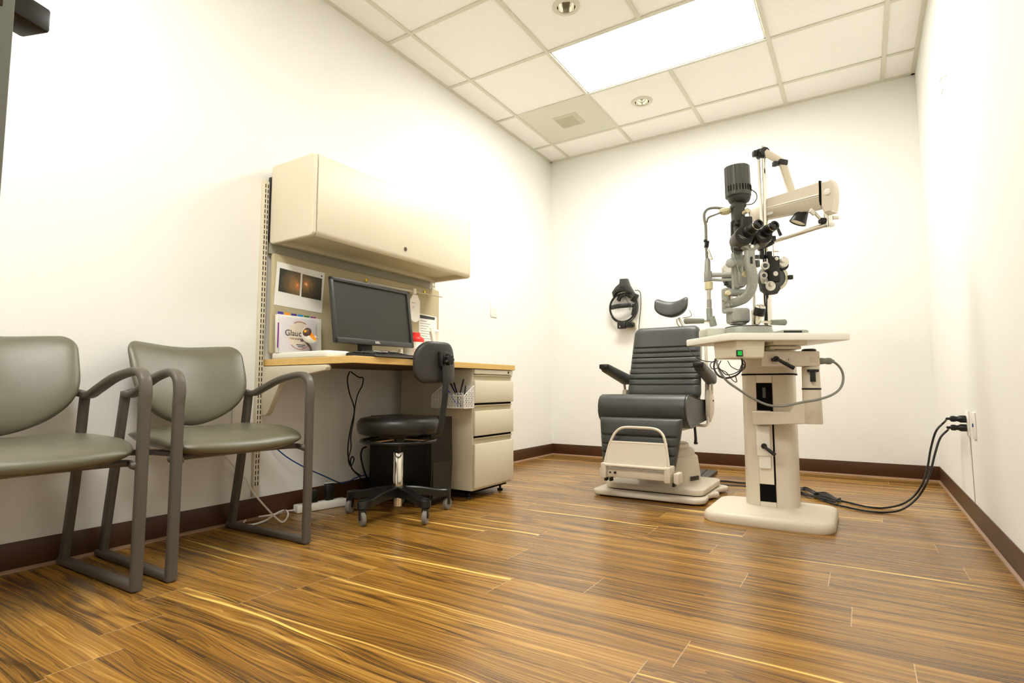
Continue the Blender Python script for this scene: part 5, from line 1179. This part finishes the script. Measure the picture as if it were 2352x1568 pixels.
# grey mechanism
b = B()
b.tube([Vector((1.9664, -1.8158, 1.2583)), Vector((1.9649, -1.8167, 1.1483))], .017, 16, smooth=False)
b.tube([Vector((1.9452, -1.8409, 1.2351)), Vector((1.9435, -1.8420, 1.0579))], .010, 16, smooth=False)
b.tube([Vector((1.9390, -1.8567, 1.1893)), Vector((1.9906, -1.8005, 1.2000))], .022, 20, smooth=False)
b.box(Vector((1.9744, -1.8343, 1.1133)), (.042, .045, .060), .005, RS); b.box(Vector((1.9545, -1.8469, 1.1339)), (.018, .03, .13), .004, RS)
b.box(Vector((1.9094, -1.8517, 1.0145)), (.028, .05, .115), .006, RS)
b.tube([Vector((1.9178, -1.8700, 1.0460)), Vector((1.9844, -1.8162, 1.0496))], .017, 16, smooth=False)
obj('mechanism', b, M_hammer, t)
b = B()
for u_, v_, r_, m_ in (): pass
for p, r_ in (((1.9420, -1.8843, 1.1816), .021),): b.lathe([(0, 0), (r_, 0), (r_*1.0, .008), (r_*.8, .010), (0, .010)], Vector(p)+dv*.004, Vector(p)-dv-rv*.5, 26)
obj('angle_dial', b, M_hammer, t)
for p, r_, m_ in (((2.0008, -1.8768, 1.1256), .014, M_padl), ((1.9272, -1.8995, 1.0409), .012, M_padl), ((1.9108, -1.8981, 1.0123), .010, M_hammer), ((1.9239, -1.9016, 0.9846), .009, M_hammer)):
    b = B(); b.lathe([(0, 0), (r_, 0), (r_, .014), (r_*.85, .017), (0, .017)], Vector(p)+dv*.008, Vector(p)-dv, 22); k_ = obj('focus_knob', b, m_, t)
b = B(); b.tube([Vector((1.9364, -1.8701, 1.0300)), Vector((1.9370, -1.8698, 0.9895))], .006, 8, smooth=False); b.tube([Vector((1.9602, -1.8433, 1.0357)), Vector((1.9609, -1.8429, 1.0011))], .006, 8, smooth=False); obj('guide_pins', b, M_brass if False else M_steel, t)
# breath shield
b = B(); P_ = [(1.9612, -1.9254, 1.2457), (2.0614, -1.8623, 1.2435), (2.0600, -1.8632, 1.1994), (2.0493, -1.8699, 1.1234), (1.9841, -1.9110, 1.1155), (1.9632, -1.9241, 1.1995)]
b._loft([[Vector(p) for p in P_], [Vector(p)+dv*.0015 for p in P_]]); sh_ = obj('breath_shield', b, M_glass, t)
b = B(); b.tube([Vector(p) for p in P_]+[Vector(P_[0])], .0009, 5, smooth=False); obj('shield_edge', b, mat('shield_edge', (190, 200, 184), .3), sh_)
# chin and forehead rest
HD = 2.62
b = B()
b.tube([Vector((1.8247, -1.8341, 1.2140)), Vector((1.8233, -1.8350, 1.2992)), Vector((1.8237, -1.8348, 1.3848)), Vector((1.8192, -1.8376, 1.4170)), Vector((1.8200, -1.8371, 1.4493)), Vector((1.8348, -1.8278, 1.4708)), Vector((1.8635, -1.8097, 1.4773)), Vector((1.8990, -1.7873, 1.4729)), Vector((1.9204, -1.7738, 1.4707))], .0065, 12)
b.tube([Vector((1.8277, -1.8322, 1.4020)), Vector((1.8377, -1.8377, 1.4246)), Vector((1.8655, -1.8439, 1.4312)), Vector((1.9017, -1.8447, 1.4396))], .0045, 10)
hr = obj('headrest_frame', b, M_hamd, t)
b = B(); p = Vector((1.9137, -1.8253, 1.4449)); b.lathe([(0, -.010), (.022, -.010), (.028, -.004), (.028, .008), (.024, .012), (0, .013)], p, p+zv, 30); obj('forehead_pad', b, M_padl, t)
b = B(); b.box(Vector((1.8250, -1.8339, 1.2970)), (.018, .022, .034), .004, RS @ rotm(ry=.15)); b.box(Vector((1.8248, -1.8577, 1.3088)), (.014, .014, .012), .002, RS); obj('rod_clamp', b, M_blkm, t)
b = B(); b.tube([Vector((1.8320, -1.8414, 1.2689)), Vector((1.8511, -1.8530, 1.2176))], .005, 10, smooth=False); obj('fixation_rod', b, M_steel, t)
b = B(); b.lathe([(.010, .11), (.013, .10), (.016, 0), (.012, -.0)], Vector((1.8240, -1.8346, 1.1166)), Vector((1.8319, -1.8296, 1.4278)), 20); b.box(Vector((1.8264, -1.8331, 1.1420)), (.03, .035, .045), .004, RS)
b.tube([Vector((1.8371, -1.8263, 1.1462)), Vector((1.8732, -1.8272, 1.1442)), Vector((1.9422, -1.8310, 1.1380))], 0, 12, 6, flat=(.011, .010, zv)); b.tube([Vector((1.8388, -1.8371, 1.1231)), Vector((1.8812, -1.8221, 1.1190)), Vector((1.9414, -1.8315, 1.1132))], 0, 12, 6, flat=(.006, .010, zv)); obj('support_bracket', b, M_hammer, t)
b = B(); b.lathe([(.018, 0), (.0185, .003), (.0185, .034), (.017, .037)], Vector((1.8282, -1.8319, 1.0766)), Vector((1.8372, -1.8262, 1.4277)), 24); obj('height_collar', b, M_padl, t)
b = B(); b.tube([Vector((1.8283, -1.8319, 1.0787)), Vector((1.8274, -1.8324, 0.9779))], .0095, 16, smooth=False); obj('support_rod', b, M_steel, t)
b = B(); b.tube([Vector((1.8287, -1.8316, 1.0282)), Vector((1.8278, -1.8322, 0.9905))], .0115, 16, smooth=False); b.tube([Vector((1.8276, -1.8323, 0.9863)), Vector((1.8279, -1.8321, 0.9298))], .014, 16, smooth=False); b.box(Vector((1.8383, -1.8256, 0.9236)), (.028, .03, .05), .005, RS @ rotm(ry=-.25)); obj('rod_socket', b, M_hammer, t)
for a_, b_, c_ in (((1.7244, -1.8973, 0.9258), (1.8033, -1.8476, 0.9257), (1.8348, -1.8278, 0.9236)), ((2.1385, -1.6601, 0.9166), (2.0776, -1.6984, 0.9167), (2.0376, -1.7236, 0.9188))):
    b = B(); a_, b_, c_ = Vector(a_), Vector(b_), Vector(c_); L_ = (b_-a_).length; b.lathe([(0, 0), (.010, .001), (.0145, .006), (.0145, .012), (.013, L_*.8), (.012, L_)], a_, b_, 20); h_ = obj('patient_grip', b, M_hamd, t)
    b = B(); b.tube([b_, c_], .006, 12, smooth=False); obj('grip_rod', b, M_steel, h_)

# ------------------------------------------------------------------ headset on the back wall
def wp(u, v): pass
t = thing('headset_ophthalmoscope', (.75, 0, 1.15), 'black head-worn eye examination headset hanging on the back wall', 'headset')
b = B()
sh = [(0.7051, -0.0600, 1.5395), (0.7718, -0.0600, 1.5363), (0.7900, -0.0600, 1.4779), (0.8199, -0.0600, 1.4262), (0.8421, -0.0600, 1.3868), (0.8067, -0.0600, 1.3451), (0.7888, -0.0600, 1.4141), (0.7388, -0.0600, 1.4452), (0.6835, -0.0600, 1.4391), (0.6427, -0.0600, 1.3819), (0.6315, -0.0600, 1.4287), (0.6642, -0.0600, 1.4714), (0.7004, -0.0600, 1.4982)]
b.prism([(p[0], p[2]) for p in sh], 'y', -.085, -.035, .008, 2); obj('lamp_head', b, M_dgrey, t)
b = B(); b.tube([(0.6634, -0.0700, 1.4243), (0.7110, -0.0800, 1.4373), (0.7695, -0.0800, 1.4355), (0.8115, -0.0700, 1.4031)], 0, 12, 8, flat=(.012, .020, (0, 0, 1))); b.tube([(0.6781, -0.0500, 1.3574), (0.7064, -0.0600, 1.3915), (0.7614, -0.0600, 1.4016), (0.7999, -0.0500, 1.3770)], 0, 12, 8, flat=(.018, .012, (0, 0, 1))); b.box((0.8266, -0.0500, 1.3672), (.045, .04, .075), .008, rotm(ry=.5)); b.box((0.7340, -0.0880, 1.4565), (.045, .01, .03), .003); obj('brow_pad', b, M_blk, t)
b = B(); n_ = 24
cxy = Vector((0.7223, -0.0550, 1.2926)); P_ = [cxy+Vector((.118*math.cos(a), .0, .122*math.sin(a))) for a in [math.radians(100+k*340/n_) for k in range(n_+1)]]
b.tube(P_, 0, 10, 3, flat=(.012, .007, (0, 1, 0))); b.tube([p*1.0+(p-cxy)*.10+Vector((0, .01, 0)) for p in P_[8:21]], .004, 6); obj('head_band', b, M_blk, t)
b = B(); b.tube([(0.6213, -0.0600, 1.2999), (0.6928, -0.0900, 1.3019), (0.7983, -0.0600, 1.3085)], 0, 12, 8, flat=(.020, .008, (0, 0, 1))); obj('crown_strap', b, M_blk, t)
b = B(); b.lathe([(0, 0), (.016, 0), (.016, .025), (0, .026)], (0.8022, -0.0500, 1.3019), (0.8482, -0.0500, 1.2983), 18); b.box((0.8167, -0.0500, 1.2560), (.03, .03, .08), .008, rotm(ry=.25)); obj('adjust_knob', b, M_blk, t); b = B(); b.lathe([(0, 0), (.014, 0), (.014, .02), (0, .021)], (0.6213, -0.0500, 1.3011), (0.5931, -0.0500, 1.3033), 18); obj('adjust_knob', b, M_blk, t)
b = B(); b.box((0.7173, -0.0700, 1.1375), (.075, .05, .060), .008); b.box((0.7909, -0.0700, 1.1367), (.075, .045, .045), .012); b.box((0.7450, -0.0700, 1.1582), (.10, .03, .02), .004); b.lathe([(.02, 0), (.02, .02), (0, .02)], (0.7944, -0.0900, 1.1346), (0.8347, -0.2000, 1.1218), 18); obj('eyepiece_block', b, M_blk, t)
b = B(); b.box((0.7825, -0.0150, 1.1424), (.075, .03, .075), .003); obj('wall_bracket', b, M_beiged, t)
b = B(); b.box((0.7540, -0.0550, 1.1143), (.05, .03, .012), .002); b.box((0.7053, -0.0900, 1.1251), (.012, .01, .02), .002); obj('eyepiece_trim', b, M_steel, t)
b = B(); b.tube([(0.8315, -0.0600, 1.4289), (0.8585, -0.0500, 1.4278), (0.8735, -0.0400, 1.4017), (0.8718, -0.0300, 1.3063), (0.8577, -0.0300, 1.1772), (0.8478, -0.0300, 1.0666), (0.8451, -0.0300, 0.7536)], .0032, 8); obj('headset_cable', b, M_blk, t)
b = B(); b.tube([(0.7730, -0.0900, 1.4225), (0.7531, -0.1000, 1.3967), (0.7715, -0.0900, 1.3442), (0.7902, -0.0800, 1.3066), (0.7857, -0.0700, 1.2635)], .0022, 6); obj('loop_wire', b, M_dgrey, t)

# ------------------------------------------------------------------ floor cables at the right
def plug(p, label):
    k = thing('power_cable', p, label, 'power cable', group='black power cables in the right wall outlet')
    b = B(); q0 = Vector(p); ax = Vector((-1, -.05, -.0)).normalized(); b.lathe([(.0155, 0), (.0165, .004), (.0165, .022), (.012, .030), (.011, .036), (.014, .044), (.013, .056), (.006, .060), (.0055, .072)], q0, q0+ax, 20); obj('plug', b, M_blk, k); return q0+ax*.07, k
z1_, z2_ = .466, .426
(e1, k1) = plug((W-.008, -1.298, z1_), 'black power cable whose plug sits in the upper socket of the right wall outlet'); (e2, k2) = plug((W-.008, -1.298, z2_), 'black power cable whose plug sits in the lower socket of the right wall outlet')
c1 = [tuple(e1), (2.7705, -1.0255, 0.4383), (2.7331, -1.0254, 0.3893), (2.7082, -1.0175, 0.3004), (2.6881, -1.0302, 0.2027), (2.6616, -1.0469, 0.1228), (2.6227, -1.0477, 0.0588), (2.5685, -1.0819, 0.0200), (2.4929, -1.1470, 0.0060), (2.4190, -1.1570, 0.0060), (2.3421, -1.0918, 0.0060), (2.2808, -1.0367, 0.0060), (2.2081, -1.0200, 0.0120), (2.1443, -0.8664, 0.0100), (2.0818, -0.7133, 0.0060), (1.9623, -0.4484, 0.0060)]
c2_ = [tuple(e2), (2.7805, -1.0428, 0.4009), (2.7476, -1.0399, 0.3585), (2.7215, -1.0564, 0.2833), (2.6985, -1.0709, 0.1978), (2.6707, -1.0883, 0.1233), (2.6323, -1.0889, 0.0559), (2.5716, -1.1986, 0.0200), (2.5076, -1.2525, 0.0060), (2.4183, -1.2745, 0.0060), (2.3253, -1.2152, 0.0060), (2.2440, -1.1267, 0.0060), (2.1995, -1.0537, 0.0120), (2.1412, -0.9761, 0.0100), (2.0913, -0.9054, 0.0060), (2.0349, -0.9087, 0.0060)]
obj('cord', B().tube(c1, .0050, 8, 8), M_blk, k1)
obj('cord', B().tube(c2_, .0050, 8, 8), M_blk, k2)
b = B()
for k in range(5):
    o_ = k*.004
    P_ = [(2.0768, -0.8179, 0.0060), (2.1182, -0.8182, 0.0100), (2.1807, -0.9160, 0.0140), (2.2378, -0.9850, 0.0140), (2.2858, -1.0556, 0.0120), (2.3007, -1.0883, 0.0100), (2.2734, -1.1053, 0.0100), (2.2225, -1.0949, 0.0120), (2.1605, -1.0330, 0.0140), (2.1089, -0.9811, 0.0100), (2.0785, -0.9133, 0.0060)]
    b.tube([Vector(p)+Vector((.006*math.sin(k*2+j), .010*(k-2)+.008*math.sin(j*1.7+k*2.3), .003*k*(j % 2))) for j, p in enumerate(P_)], .0035, 6, 6)
b.lathe([(.014, -.006), (.016, 0), (.014, .006)], (2.1860, -1.0003, 0.0160), (2.2203, -1.0509, 0.0160), 12)
tag(obj('cable_bundle', b, M_blk), 'tied bundle of coiled black cord on the floor right of the instrument column', 'cable bundle')
b = B(); b.tube([(1.6117, -0.7459, 0.0060), (1.6630, -0.7337, 0.0060), (1.7435, -0.7416, 0.0060), (1.8425, -0.7178, 0.0060)], .005, 8); tag(obj('floor_cable', b, M_blk), 'black cable on the floor between exam chair and column, nearer the back wall', 'cable')
b = B(); b.tube([(1.6514, -0.8733, 0.0060), (1.7152, -0.8700, 0.0060), (1.7938, -0.8569, 0.0060), (1.8619, -0.8497, 0.0060)], .004, 8); tag(obj('floor_cable', b, M_blk), 'black cable on the floor between exam chair and column, nearer the viewer', 'cable')
tag(obj('wall_wire', B().tube([(W-.002, -1.335, .385), (W-.002, -1.338, .25), (W-.002, -1.345, .10)], .0012, 5), M_lip), 'thin wire running down the right wall below the plugged outlet', 'wire')

wr = bpy.data.objects['wall_right']
obj('scuff_mark', B().tube([(2.8295, -1.3354, 2.0789), (2.8295, -1.2103, 2.1296), (2.8295, -1.1426, 2.1377), (2.8295, -1.2154, 2.0735), (2.8295, -1.1587, 2.0664)], .0030, 6, 6), mat('scuff', (214, 210, 196), .8), wr)
